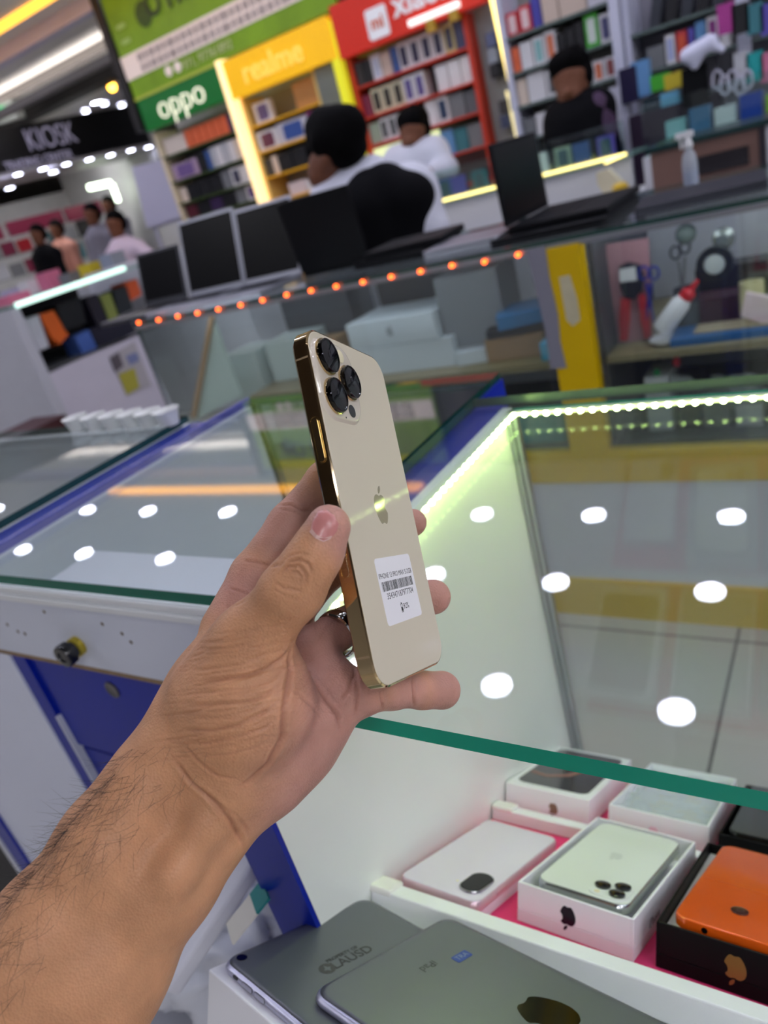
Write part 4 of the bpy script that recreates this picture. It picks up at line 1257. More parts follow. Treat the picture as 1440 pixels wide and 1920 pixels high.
# --- yellow unit
yel2 = mat('bright_yellow_sign', (250, 190, 8), 0.4, emit=0.28)
unit('wall shelving with yellow shelf edges under the yellow sign', 'wall_shelving', -3.93, -3.22, 5.0, [zr(.565), zr(.385), zr(.207), zr(.03), zr(-.2)], mat('warm_yellow_post', (238, 206, 120), 0.4), mat('yellow_shelf', (238, 178, 14), 0.4), grey_p, ztop=zr(.76))
sg = empty('shop_sign', (-3.5, 4.99, zr(.77)), 'bright yellow header sign with raised pale yellow letters', 'sign')
MB().box(-3.93, -2.98, 4.93, 5.02, zr(.765), zr(1.012)).build('panel', yel2, sg, world=True)
text_mesh('letters', 'realme', 0.20, on_wall(-3.50, 4.925, zr(.885)), mat('raised_yellow_letters', (255, 214, 96), 0.4, emit=0.35), sg, ext=0.008, bold=0.002)
struct('trim_6', MB().box(-3.985, -3.935, 4.92, 5.02, 0, zr(1.03)), mat('lit_cream_post', (255, 220, 160), 0.4, emit=0.9))
struct('trim_7', MB().box(-3.215, -3.03, 4.98, 5.3, 0, zr(.80)), mat('grey_green_column', (122, 126, 116), 0.5, var=0.05))
struct('trim_8', MB().box(-3.028, -2.965, 4.94, 5.0, 0, zr(.98)), mat('lit_lime_strip', (226, 222, 40), 0.4, emit=0.35))
pbox('gadget_box', 'white', W_, -3.86, .16, .14, 5.04, zr(.565), 'white square box with a small purple picture on the top yellow shelf', pic=(110, 96, 140))
pbox('gadget_box', 'cardboard', (196, 140, 76), -3.47, .24, .17, 5.04, zr(.565), 'brown cardboard box at the right end of the top yellow shelf', d=0.2)
row('the second yellow shelf', -3.90, -3.24, 5.0, zr(.385), [('white round-picture', W_, 1.1, .13, (110, 60, 80)), ('pale', (206, 204, 212), 1.6, .14, (60, 90, 160)), ('magenta', (170, 60, 140), .9, .15, (220, 120, 190))])
row('the third yellow shelf', -3.90, -3.24, 5.0, zr(.207), [('dark grey', (60, 58, 60), .5, .12), ('cream', (226, 208, 190), .4, .13), ('black', K_, .9, .12), ('black', K_, .9, .13), ('black', K_, .9, .12), ('charcoal', (44, 44, 50), .8, .13)])
row('the fourth yellow shelf', -3.86, -3.30, 5.0, zr(.03), [('empty', None, .7, .1), ('pale pink', (222, 206, 206), 1, .09), ('white', W_, .8, .08), ('pale lilac', (206, 200, 222), .8, .10)])

# --- red unit
red = mat('red_orange_sign', (214, 40, 14), 0.4, emit=0.12)
rsh = mat('red_shelf_edge', (206, 58, 34), 0.4)
unit('wall shelving with red edges under the red sign', 'wall_shelving', -2.955, -2.06, 5.0, [zr(.565), zr(.375), zr(.20), zr(.0), zr(-.2)], rsh, rsh, mat('grey_shelf_back', (120, 120, 124), 0.5), ztop=zr(.74))
sg = empty('shop_sign', (-2.4, 4.99, zr(.75)), 'red header sign with a white square mark and white letters', 'sign')
MB().box(-2.955, -1.90, 4.94, 5.02, zr(.745), zr(1.05)).build('panel', red, sg, world=True)
ps = MB(on_wall(-2.625, 4.938, zr(.86))).prism(rrect(0.155, 0.17, 0.018, 4), 0, 0.008).build('white_square', mat('sign_white', (232, 232, 236), 0.4, emit=0.15), sg, world=True)
text_mesh('letters', 'mi', 0.10, on_wall(-2.625, 4.928, zr(.86)), mat('sign_orange_letters', (226, 110, 70), 0.4), ps, ext=0.001, bold=0.003)
text_mesh('letters', 'xiaomi', 0.19, on_wall(-2.24, 4.935, zr(.905)), mat('sign_white', (232, 232, 236), 0.4, emit=0.15), sg, ext=0.008, bold=0.004)
MB().box(-2.40, -2.05, 4.90, 4.925, zr(.765), zr(.80)).build('tube_light', mat('white_tube_glow', (236, 236, 232), 0.3, emit=0.8), label='short white tube light across the red sign', cat='light')
row('the top red shelf', -2.93, -2.08, 5.0, zr(.565), [('dark grey', (70, 70, 74), .6, .14), ('black', K_, .6, .14), ('white', W_, .7, .15, (190, 200, 220)), ('beige', (206, 186, 170), .7, .14), ('blue', (60, 80, 150), .5, .15)] + [('white dark-screen', W_, .75, .155, (44, 40, 70))] * 4 + [('yellow-marked', (214, 200, 140), .7, .16, (70, 70, 90)), ('slate blue', (70, 74, 110), .8, .16)])
row('the second red shelf', -2.93, -2.08, 5.0, zr(.375), [('maroon', (130, 40, 70), .7, .13)] + [('white yellow-topped', (222, 212, 180), .75, .15, (50, 46, 40))] * 3 + [('white violet-screened', W_, .75, .155, (96, 84, 140))] * 2 + [('gap', None, .7, .1), ('white', W_, .8, .15), ('white', W_, .8, .15), ('white', W_, .8, .15)])
row('the third red shelf', -2.93, -2.08, 5.0, zr(.20), [('pale green', (160, 176, 156), .8, .13)] + [('white slim-phone', W_, .6, .14, (60, 66, 66))] * 3 + [('gap', None, 1.4, .1), ('white', W_, .7, .15), ('white dark-picture', W_, .8, .15, (40, 60, 90)), ('grey', (110, 112, 118), 1.0, .14), ('smoke grey', (96, 98, 104), .9, .13)])
row('the fourth red shelf', -2.93, -2.08, 5.0, zr(.0), [('gap', None, 3, .1), ('blue', (50, 80, 160), .7, .15), ('sky blue', (100, 150, 200), .7, .15), ('teal', (60, 120, 130), .7, .14), ('grey', (110, 112, 118), .9, .14)])
pn = MB().box(-2.93, -2.40, 5.02, 5.03, zr(.015), zr(.17)).build('backlit_panel', mat('lit_pale_yellow_green', (226, 236, 176), 0.4, emit=0.55), label='pale yellow-green backlit panel below the red shelves behind the man in white', cat='light panel')
for i in range(2):
    pbox('charm_box', 'golden', (190, 150, 40), -2.30 + i * .16, .06, .09, 4.93, zr(.70 + i * 0.01), '%s small golden tag hanging under the red sign' % ('left', 'right')[i])
# grey pegboard with hanging accessories
peg = MB().box(-2.05, -1.86, 5.1, 5.12, 0.4, zr(.75)).build('pegboard', mat('grey_pegboard', (140, 144, 146), 0.5, var=0.06, vscale=20), label='grey pegboard strip between the red shelves and the glowing frame', cat='panel')
random.seed(9)
for i in range(10):
    x, z = -1.97 + 0.09 * (i % 2) + random.uniform(-.01, .01), zr(.52 - 0.085 * (i // 2) - .12 * (i // 6))
    cset = [(90, 100, 140), (60, 64, 70), (150, 160, 176), (70, 80, 110), (40, 44, 50)][i % 5]
    cn = ['blue-grey', 'dark grey', 'pale blue', 'slate', 'black'][i % 5]
    pbox('blister_pack', cn, cset, x, .06, .075, 5.03, z, '%s blister pack in the %s column, %s row of the grey pegboard' % (cn, ('left', 'right')[i % 2], ORD[i // 2]), d=0.068)

# --- glowing frame and white-post shelving at the right
gl_w = mat('warm_white_led_tube', (255, 226, 130), 0.4, emit=2.0)
a, b = at_y(922, -20, 4.6), at_y(985, 268, 4.6)
MB().tube([a, b], 0.023, 10).build('led_tube', gl_w, label='tall glowing warm white light tube at the corner of the right-hand shelving', cat='light tube')
a, b = at_y(950, 170, 5.05), at_y(975, 285, 5.05)
MB().tube([a, b], 0.010, 8).build('led_tube', mat('dim_warm_tube', (240, 226, 170), 0.4, emit=0.7), label='thinner dim warm light tube left of the bright tube', cat='light tube')
wpost = mat('white_metal_post', (206, 208, 226), 0.35)
gsh = mat('glass_shelf_board', (96, 112, 108), 0.2)
unit('wall shelving with glass shelves and white posts behind the man in black', 'wall_shelving', -1.68, -1.07, 4.5, [zr(.48), zr(.306), zr(.14), zr(-.03), zr(-.2)], wpost, gsh, grey_p, ztop=zr(.8))
unit('wide wall shelving with dark glass shelves at the right border', 'wall_shelving', -1.04, -0.20, 4.5, [zr(.30), zr(.12), zr(-.25)], wpost, gsh, mat('lilac_grey_panel', (150, 148, 158), 0.5), ztop=zr(.8))
row('the top glass shelf by the glowing tube', -1.65, -1.10, 4.5, zr(.48), [('red', (206, 40, 54), .8, .11, (230, 200, 200)), ('red', (206, 40, 54), .8, .12, (230, 200, 200)), ('violet blue', (70, 66, 160), .6, .15), ('beige', (200, 190, 150), 1, .14), ('beige', (200, 190, 150), 1.6, .15), ('pale', (206, 204, 212), 1.2, .16)])
row('the second glass shelf by the glowing tube', -1.65, -1.10, 4.5, zr(.306), [('orange', (226, 104, 60), .6, .12), ('white', W_, .9, .13), ('white teal-printed', W_, .8, .135, (140, 190, 190)), ('white orange-printed', W_, .8, .14, (214, 120, 84)), ('black', K_, .6, .11), ('black', K_, .6, .12), ('black', K_, .6, .13), ('green', (70, 180, 50), .9, .15, (220, 230, 220)), ('white dark-screen', W_, .8, .13, (80, 80, 120))])
row('the third glass shelf by the glowing tube', -1.65, -1.10, 4.5, zr(.14), [('cream', (222, 214, 190), .7, .13), ('white', W_, 1.2, .14), ('white', W_, 1.0, .13, (70, 74, 80)), ('gap', None, 1.2, .1), ('white orange-printed', W_, .7, .10, (214, 120, 84)), ('white orange-printed', W_, .7, .10, (214, 120, 84)), ('white', W_, .7, .10, (150, 80, 80))])
row('the fourth glass shelf by the glowing tube', -1.65, -1.10, 4.5, zr(-.03), [('grey', G_, .7, .10), ('white', W_, .8, .11), ('lilac', (180, 176, 206), .7, .10), ('white orange-printed', W_, .7, .10, (214, 120, 84)), ('gap', None, 2.0, .1)])
for i in range(7):
    pbox('tablet_sleeve', 'black' if i % 2 else 'dark slate', K_ if i % 2 else (50, 54, 62), -0.93 + i * 0.075, .05, .15, 4.56, zr(.30), '%s dark tablet sleeve leaning on the upper right shelf' % ORD[i], tilt=0.22, d=0.12)
row('the middle shelf of the right unit', -0.95, -0.56, 4.5, zr(.12), [('grey', (150, 150, 158), 1.6, .10), ('white', W_, .9, .13, (170, 180, 220)), ('red-screened', (200, 60, 70), 1.0, .13, (214, 90, 60)), ('violet', (90, 80, 170), .6, .13), ('sky blue', (110, 160, 220), .9, .145), ('white magenta-screened', W_, 1.0, .15, (140, 60, 130)), ('white', W_, .8, .15)])
a, b = at_y(1132, -10, 4.42), at_y(1170, 185, 4.42)
MB().box(b.x - .022, b.x + .022, 4.40, 4.44, 0.3, zr(.8)).build('white_post', wpost, label='white upright post left of the wide right shelving', cat='post')
MB().box(-0.515, -0.46, 4.40, 4.44, zr(-.05), zr(.8)).build('white_post', wpost, label='white upright post near the right border with hanging pouches', cat='post')
slab('price_list', ((1128, 170), (1160, 160), (1168, 262), (1138, 282)), 4.3, 0.006, mat('white_price_sheet', (200, 200, 216), 0.5), label='tall white price sheet fixed to the left white post', cat='sheet')
slab('notebook_screen', ((1277, 133), (1325, 116), (1330, 190), (1280, 205)), 4.25, 0.012, lap_b, label='black upright screen in front of the wide right shelving', cat='screen')
for i, (q, c, n_) in enumerate((((1202, 148), (90, 160, 200), 'sky blue'), ((1236, 135), (60, 150, 70), 'green'), ((1262, 132), (210, 190, 50), 'yellow'), ((1180, 160), (30, 24, 60), 'dark indigo'), ((1222, 178), (30, 50, 60), 'dark teal'), ((1255, 168), (110, 180, 210), 'pale cyan'))):
    p = at_y(q[0], q[1], 4.35)
    pbox('accessory_box', n_, c, p.x - .045, .085, .16 if i in (0, 3) else .07, 4.35 - 0.001 * i, p.z - .08, '%s accessory box on the dark stand left of the upright black screen' % n_, d=0.06)
cbox('dark stand carrying accessory boxes behind the glass counters', -1.02, -0.60, 4.32, 4.48, 0.6, zr(-.06), mat('dark_plum_stand', (48, 36, 56), 0.4), name='stand', cat='stand')
random.seed(21)
for i in range(8):
    p = at_y(1345 + (i % 4) * 27, 40 + (i // 4) * 90, 4.30)
    cn = ['magenta', 'black', 'teal', 'violet', 'charcoal', 'pale grey', 'turquoise', 'pink'][i]
    cc = [(150, 70, 130), (36, 36, 44), (40, 120, 130), (100, 90, 150), (50, 50, 60), (180, 182, 196), (30, 160, 160), (200, 120, 150)][i]
    pbox('blister_pack', cn, cc, p.x, .07, .12, 4.30, p.z - .06, '%s blister pack hanging near the upper right border' % cn, d=0.02)
bagw = mat('white_thin_plastic', (214, 216, 238), 0.3)
p = at_y(1310, 98, 4.2)
body('plastic_bag', [((p.x - .05, p.y, p.z), (p.x + .05, p.y, p.z + .03), .035, .03), ((p.x, p.y, p.z), (p.x - .02, p.y, p.z - .05), .03, .02), ((p.x + .05, p.y, p.z + .02), (p.x + .10, p.y, p.z - .02), .025, .015)], 0.012, bagw, k=0.03,
     label='bunched white plastic bag hanging above the black upright screen', cat='bag')
cord = mat('grey_white_cable', (190, 190, 206), 0.4)
for i in range(5):
    p = at_y(1345 + i * 14, 150 + (i % 2) * 10, 4.25)
    MB().tube([p + Vector((0.022 * math.cos(a * 0.63), 0, 0.04 * math.sin(a * 0.63))) for a in range(10)], 0.006, 6, close=True).build('coiled_cable', cord, smooth=True,
        label='coiled pale charging cable, %s from the left in the hanging row' % ORD[i], cat='cable')

# ------------------------------------------------------------------ glass showcases in the middle distance
midg = glass('far_glass', (240, 250, 247))
mid = empty('glass_showcase', (-1.4, 3.8, 0), 'long white glass showcase with a warm light strip, before the person in the white shirt', 'counter')
MB().box(-2.6, -0.86, 3.60, 3.62, 0, zr(-.205)).build('front_panel', mat('soft_white_panel', (206, 208, 214), 0.4), mid, world=True)
MB().box(-2.6, -0.86, 3.58, 3.95, zr(-.205), zr(-.196)).build('counter_top', mat('green_glass_top', (110, 146, 138), 0.15), mid, world=True)
MB().tube([(-2.6, 3.575, zr(-.192)), (-0.872, 3.575, zr(-.188))], 0.0055, 8).build('light_strip', mat('warm_strip_glow', (255, 232, 140), 0.4, emit=1.9), mid, world=True)
MB().tube([(-0.872, 3.575, zr(-.188)), (-0.90, 3.35, zr(-.19))], 0.0055, 8).build('light_strip', mat('warm_strip_glow', (255, 232, 140), 0.4, emit=1.9), mid, world=True)
o = MB().box(-2.5, -0.95, 3.90, 3.91, zr(-.196), zr(-.06)).box(-2.5, -0.95, 3.66, 3.67, zr(-.196), zr(-.10)).box(-2.5, -0.95, 3.66, 3.91, zr(-.07), zr(-.065)).build('glass_box', midg, mid, world=True)
cols = [('teal', (70, 140, 150)), ('sky blue', (110, 160, 206)), ('lilac', (180, 150, 214)), ('white', (214, 220, 226)), ('pale green', (160, 200, 186)), ('blue', (60, 100, 170)), ('violet', (150, 90, 200))]
for i in range(14):
    n_, c = cols[i % 7]
    x = -2.40 + i * 0.105
    pbox('handset', n_, c, x, .075, .095, 3.72 + .03 * (i % 3), zr(-.196), '%s handset, %s from the left in the long glass showcase' % (n_, ORD[i]), d=0.02, pic=(60, 90, 100) if i % 2 else None)
slab('hand_puppet_lamp', ((1118, 325), (1140, 318), (1158, 336), (1172, 352), (1160, 366), (1130, 362), (1120, 345)), 3.3, 0.05, mat('cream_plush', (214, 206, 176), 0.6), label='cream crumpled cloth at the corner of the long showcase', cat='cloth').name = 'crumpled_cloth'
p = at_y(1163, 352, 3.25)
MB().ball(p, 0.028, 6, sc=(1.2, .8, .8)).build('yellow_ball', mat('yellow_plastic', (214, 176, 40), 0.4), smooth=True, label='small yellow ball by the crumpled cloth', cat='ball')
MB().box(p.x - .1, p.x + .09, 3.2, 3.45, 0.5, p.z - .028).build('side_stand', mat('soft_white_panel', (206, 208, 214), 0.4), label='white side stand under the crumpled cloth', cat='stand')
bc = empty('wooden_cabinet', (-0.4, 2.7, 0), 'brown laminate cabinet with dark green glass edge, behind the spray bottle', 'cabinet')
MB().box(-0.562, -0.262, 2.60, 2.9, 0.3, zr(-.155)).build('body_panel', mat('brown_laminate', (122, 92, 82), 0.45, var=0.05), bc, world=True)
MB().box(-0.575, 0.4, 2.59, 2.92, zr(-.153), zr(-.138)).build('top_glass', mat('dark_teal_edge', (30, 54, 54), 0.2), bc, world=True)
MB().box(-0.44, -0.29, 2.592, 2.60, zr(-.245), zr(-.195)).build('dark_slot', mat('dark_slot', (34, 30, 34), 0.3), bc, world=True)
MB().box(-0.261, -0.245, 2.59, 2.9, 0.3, zr(-.155)).build('side_edge', mat('dark_edge', (40, 36, 44), 0.4), bc, world=True)
MB().box(-0.244, 0.4, 2.60, 2.9, 0.3, zr(-.155)).build('white_panel', mat('soft_white_panel', (206, 208, 214), 0.4), bc, world=True)
c4 = empty('glass_showcase', (-0.5, 3.3, 0), 'glass showcase with pale blue and lime packs at the right border', 'counter')
MB().box(-0.72, 0.3, 3.20, 3.6, 0.3, zr(-.20)).build('base_cabinet', mat('soft_white_panel', (206, 208, 214), 0.4), c4, world=True)
MB().box(-0.71, 0.3, 3.2, 3.21, zr(-.20), zr(-.03)).box(-0.71, 0.3, 3.2, 3.6, zr(-.03), zr(-.022)).build('glass_box', midg, c4, world=True)
for i in range(7):
    n_, c = [('pale aqua', (150, 196, 200)), ('steel blue', (80, 120, 160)), ('white', (220, 226, 230)), ('royal blue', (40, 70, 170)), ('lime', (170, 214, 40)), ('aqua', (110, 200, 206)), ('rose', (214, 120, 150))][i]
    pbox('accessory_box', n_, c, -0.64 + i * 0.085, .07, .10 + .02 * (i % 2), 3.26, zr(-.198), '%s accessory box in the right-hand glass showcase' % n_, d=0.06)

# ================================================================== the kiosk shop and the far left
KD = Vector((0.313, 0.95, 0)).normalized()
KN = Vector((0.95, -0.313, 0)).normalized()
K0 = CAM + KN * (-9.0)


def kpt(x, y, off=0.0):
    return at_pl(x, y, K0 + KN * off, KN)


def kk(x, y, off=0.0):
    P = kpt(x, y, off) - K0
    return P.dot(KD), P.z


KM = frame(K0, KD, KN * -1, Vector((0, 0, 1)))      # x along the front, -y towards the viewer


def kbox(mb, x0, x1, z0, z1, y0=0.0, y1=0.1):
    return mb.box(x0, x1, y0, y1, z0, z1, M=KM)


ks = empty('shop_sign', K0 + KD * 3.2 + Vector((0, 0, 1.0)), 'black fascia sign with large grey letters and a smaller line below', 'sign')
blkf = mat('black_fascia', (10, 10, 13), 0.3)
kbox(MB(), 0.6, 4.62, 1.02, 1.44).build('fascia', blkf, ks, world=True)
letg = mat('grey_violet_letters', (176, 172, 196), 0.4, emit=0.12)
x1_, z1_ = kk(95, 262)
TMk = KM @ frame((0, -0.03, 0), (1, 0, 0), (0, 0, 1), (0, -1, 0))
text_mesh('letters', 'KIOSK', 0.30, TMk @ Matrix.Translation((kk(142, 255)[0], 1.268, 0)), letg, ks, ext=0.01, bold=-0.002, sx=0.66, align='RIGHT')
text_mesh('letters', 'TRADING CENTER', 0.115, TMk @ Matrix.Translation((kk(134, 290)[0], 1.075, 0)), letg, ks, ext=0.006, bold=0.001, sx=0.78, align='RIGHT')
struct('trim_9', kbox(MB(), -2.0, 4.64, 0.985, 1.018, -0.12, 0.8), mat('kiosk_soffit', (170, 168, 172), 0.5))
kd = MB(Matrix.Identity(4)).lathe([(0.042, -0.0), (0.042, -0.02), (0.0001, -0.022)], 16)
spot = empty('kiosk_spotlight', (0, 0, 0), 'small bright spotlight in the row under the black kiosk sign', 'ceiling light', 'row of spotlights under the kiosk sign')
kd.build('lens', mat('kiosk_spot_glow', (226, 228, 255), 0.4, emit=16), spot)
MB().lathe([(0.05, 0), (0.05, -0.015), (0.043, -0.018), (0.043, 0)], 16).build('rim', trim_m, spot)
first = True
KSL = {33: 'leftmost high one', 80: 'second', 124: 'third', 167: 'fourth', 207: 'fifth', 245: 'sixth', 278: 'rightmost and dimmest', 18: 'lowest at the left border', 100: 'offset below the third'}
for x, y in ((33, 326), (80, 316), (124, 307), (167, 298), (207, 290), (245, 281), (278, 275), (18, 352), (100, 322)):
    P = kpt(x, y, 0.06)
    o = spot if first else copy_tree(spot)
    first = False
    o['label'] = 'small bright spotlight under the black kiosk sign, %s in the row' % KSL.get(x, 'extra')
    o.location = P + Vector((0, 0, 0.012))
for i, (x, y) in enumerate(((160, 207), (195, 193), (228, 196))):
    o = copy_tree(spot)
    o['label'] = 'bright ceiling spot above the kiosk sign, %s of the three' % ('left', 'middle', 'right')[i]
    del o['group']
    o.location = at_z(x, y, 3.03)
w_ = empty('pendant_lamp', at_z(210, 163, 2.95), 'small warm yellow lamp hanging above the kiosk sign', 'lamp')
MB().ball((0, 0, 0), 0.05, 6).build('bulb', mat('warm_bulb_glow', (255, 180, 60), 0.4, emit=8), w_)
MB().box(-.01, .01, -.01, .01, .05, .09).build('stem', blkf, w_)
# shop interior
kin = mat('kiosk_interior_wall', (196, 196, 196), 0.5, var=0.06)
struct('wall_kiosk', kbox(MB(), -2.0, 4.9, -1.25, 1.0, 3.2, 3.3), kin)
struct('wall_kiosk_side', kbox(MB(), 4.60, 4.70, -1.25, 1.44, 0.0, 3.2), kin)
mrn = mat('maroon_band', (110, 26, 54), 0.4)
for i, (a, b) in enumerate((((25, 362), (78, 385)), ((83, 343), (200, 330)))):
    pass
for i, (x0, x1) in enumerate(((2.95, 3.55), (3.62, 4.35), (4.4, 4.9))):
    z0 = 0.50
    kbox(MB(), x0 - 0.5, x1 - 0.5, z0, z0 + 0.17, 1.6, 1.66).build('maroon_sign', mrn, label='%s maroon header board inside the kiosk shop' % ('left', 'middle', 'right')[i], cat='sign')
# lit L-shaped frame
li = empty('light_fixture', kpt(195, 345, -1.0), 'bright L-shaped light frame inside the kiosk shop', 'light')
glw = mat('cool_led_glow', (236, 255, 226), 0.4, emit=4)
MB().tube([kpt(166, 352, -1.0), kpt(208, 343, -1.0)], 0.035, 8).build('top_tube', glw, li, world=True)
MB().tube([kpt(210, 345, -1.0), kpt(222, 378, -1.0)], 0.03, 8).build('side_tube', glw, li, world=True)
random.seed(33)
cl = [('grey', G_), ('white', W_), ('dark grey', (70, 70, 76)), ('maroon', (120, 30, 60)), ('teal', (50, 120, 140)), ('pale grey', S_), ('red', (190, 50, 60)), ('silver', (170, 172, 180))]
for r_ in range(4):
    for c in range(16):
        n_, cc = cl[(c * 3 + r_ * 5) % 8]
        x = 1.1 + c * 0.21
        z = 0.30 - r_ * 0.26
        P = K0 + KD * x + Vector((0, 0, z)) - KN * 1.75
        M = Matrix.Translation(P) @ Matrix.Rotation(math.atan2(KD.y, KD.x), 4, 'Z')
        h_ = random.uniform(.10, .2)
        o = MB(M).box(0, 0.17, 0, 0.06, 0, h_).build('wall_package', mat('card_' + n_.replace(' ', '_'), cc, 0.4),
            label='%s package, %s from the left in the %s row on the kiosk wall rack' % (n_, ORD[c], ORD[r_]), cat='package')
for r_ in range(4):
    kbox(MB(), 1.0, 4.5, 0.285 - r_ * 0.26, 0.299 - r_ * 0.26, 1.74, 1.86).build('rack_shelf', mat('rack_grey', (130, 132, 136), 0.4), label='%s shelf board from the top of the kiosk wall rack' % ORD[r_], cat='shelf')
wb = slab('white_board', ((247, 313), (309, 298), (347, 405), (276, 428)), 5.55, 0.03, mat('lilac_white_sheet', (200, 202, 226), 0.5), label='large pale lilac sheet standing left of the green shelving', cat='board')
ex = empty('exit_sign', at_y(15, 215, 6.2), 'white hanging exit sign with green running figure at the left border', 'sign')
slab('housing', ((-40, 190), (22, 188), (32, 222), (-30, 240)), 6.2, 0.12, mat('white_sign_housing', (206, 216, 214), 0.4), ex, 0.01)
slab('green_face', ((-34, 203), (8, 199), (13, 214), (-28, 229)), 6.18, 0.015, mat('green_sign_face', (90, 206, 140), 0.4, emit=0.5), ex)
MB().box(at_y(0, 180, 6.2).x - .01, at_y(0, 180, 6.2).x + .01, 6.25, 6.27, at_y(0, 200, 6.2).z, 3.03).build('hanger', blkf, ex, world=True)

# --- white counter with the bright strip, left
XD = -4.0
dc = empty('display_counter', (XD - 0.4, 3.3, 0), 'white counter with mint light strip and crowded glass bay, at the left', 'counter')
pan = mat('lilac_white_panel', (204, 200, 212), 0.4, var=0.02)


def xslab(name, px, X, th, m, parent=None, **k):
    P = [at_x(x, y, X) for x, y in px]
    return MB().loops([P, [p + Vector((-th, 0, 0)) for p in P]]).build(name, m, parent, world=parent is not None, **k)


xslab('lower_panel', ((88, 702), (258, 623), (335, 785), (127, 795)), XD, 0.03, pan, dc)
MB().box(XD - 0.9, XD + 0.012, 2.55, 2.615, 0.0, zr(-.135)).build('end_panel', mat('grey_white_end_panel', (190, 192, 200), 0.4, var=0.03), dc, world=True)
MB().box(XD - 0.9, XD + 0.012, 2.55, 3.75, zr(-.128), zr(-.118)).build('glass_top', mat('mint_glass_top', (120, 160, 150), 0.15), dc, world=True)
MB().tube([at_x(30, 573, XD + 0.02), at_x(233, 503, XD + 0.02)], 0.014, 8).build('light_strip', mat('mint_strip_glow', (196, 236, 222), 0.4, emit=1.3), dc, world=True)
MB().box(XD - 0.9, XD, 2.62, 3.7, zr(-.52), zr(-.505)).build('inner_shelf', mat('dark_base_shelf', (70, 72, 74), 0.4), dc, world=True)
MB().box(XD - 0.9, XD - 0.88, 2.62, 3.7, 0, zr(-.14)).build('back_panel', mat('near_black_board', (24, 24, 28), 0.6), dc, world=True)
xslab('poster', ((205, 668), (252, 640), (284, 722), (238, 742)), XD + 0.006, 0.004, mat('poster_lilac', (176, 172, 176), 0.5), label='small poster with olive blocks on the lilac counter panel', cat='poster')
xslab('poster_block', ((222, 702), (252, 690), (262, 726), (238, 740)), XD + 0.010, 0.003, mat('poster_olive', (170, 164, 60), 0.5), bpy.data.objects['poster'])
xslab('poster_block', ((206, 672), (222, 660), (232, 686), (216, 698)), XD + 0.010, 0.003, mat('poster_dark', (90, 84, 90), 0.5), bpy.data.objects['poster'])
xslab('poster_block', ((236, 668), (256, 660), (262, 676), (244, 684)), XD + 0.010, 0.003, mat('poster_blue', (120, 130, 170), 0.5), bpy.data.objects['poster'])
for n_, px, c in (('orange packet with a white ring in the left counter bay', ((74, 590), (100, 582), (128, 628), (112, 646), (98, 634)), (214, 96, 30)), ('white packet beside the orange packet in the left counter bay', ((46, 600), (72, 590), (92, 650), (74, 658)), (190, 192, 200)),
                  ('black box with a yellow mark in the left counter bay', ((106, 572), (150, 558), (162, 606), (120, 620)), (20, 24, 28)), ('blue and white box low in the left counter bay', ((140, 632), (166, 618), (182, 652), (158, 668)), (70, 100, 170)),
                  ('tall black box in the middle of the left counter bay', ((160, 560), (182, 550), (206, 606), (186, 616)), (30, 28, 40)), ('green and yellow box in the left counter bay', ((188, 556), (206, 548), (222, 592), (206, 602)), (130, 140, 70)),
                  ('small black box right in the left counter bay', ((212, 545), (238, 534), (250, 580), (224, 592)), (34, 40, 44)), ('orange box nearest the black laptop in the left counter bay', ((232, 530), (256, 522), (266, 552), (246, 564)), (214, 90, 40)),
                  ('dark navy box under the tall black box in the left counter bay', ((168, 618), (240, 590), (256, 624), (184, 650)), (30, 30, 46))):
    xslab('package', px, XD - 0.06, 0.14, mat('pack_%d_%d_%d' % c, c, 0.4), label=n_, cat='package')
# clutter on top of and beyond that counter
cbox('pink cloth bundle on the white counter at the left', XD - 0.40, XD - 0.25, 2.75, 2.9, zr(-.118), zr(-.07), mat('pink_cloth', (214, 110, 140), 0.7), name='cloth_bundle', cat='cloth')
for i in range(6):
    n_, cc = [('lilac', (190, 180, 214)), ('white', W_), ('rose', (206, 120, 130)), ('grey', G_), ('yellow', (206, 190, 60)), ('pale blue', (170, 184, 214)), ('red', (190, 50, 60))][i]
    cbox('%s item standing on the far counter beyond the mint light strip' % n_, -6.9 + i * 0.28, -6.75 + i * 0.28, 4.40 + 0.02 * i, 4.56 + 0.02 * i, zr(-.20), zr(-.06 + .03 * (i % 3)), mat('card_' + n_.replace(' ', '_'), cc, 0.4), name='counter_item', cat='package')
cbox('long pale far counter in front of the kiosk shop', -7.4, -5.05, 4.3, 4.7, 0, zr(-.20), mat('pale_far_counter', (176, 178, 182), 0.4), name='far_counter', cat='counter')
cbox('white counter block behind the left laptops', -5.0, -3.3, 3.9, 4.25, 0, zr(-.10), mat('soft_white_panel', (206, 208, 214), 0.4), name='white_counter', cat='counter')
cbox('blue-topped cabinet at the left border', -5.6, -4.95, 2.9, 3.3, 0, zr(-.15), mat('blue_cabinet_top', (70, 90, 160), 0.4), name='blue_cabinet', cat='cabinet')
cbox('black and red bag on the floor at the left border', -3.9, -3.6, 2.1, 2.35, 0.25, 0.55, mat('black_red_bag', (60, 12, 18), 0.5), name='floor_bag', cat='bag')
cbox('dark stool under the black and red bag', -3.95, -3.55, 2.05, 2.4, 0.0, 0.25, mat('near_black_board', (24, 24, 28), 0.6), name='stool', cat='stool')

MB().box(-5.90, -5.86, 5.60, 5.62, 0, zr(.14)).box(-5.52, -5.48, 5.60, 5.62, 0, zr(.14)).box(-5.90, -5.48, 5.585, 5.60, zr(.10), zr(.20)).build('stand', wpost, wb, world=True)

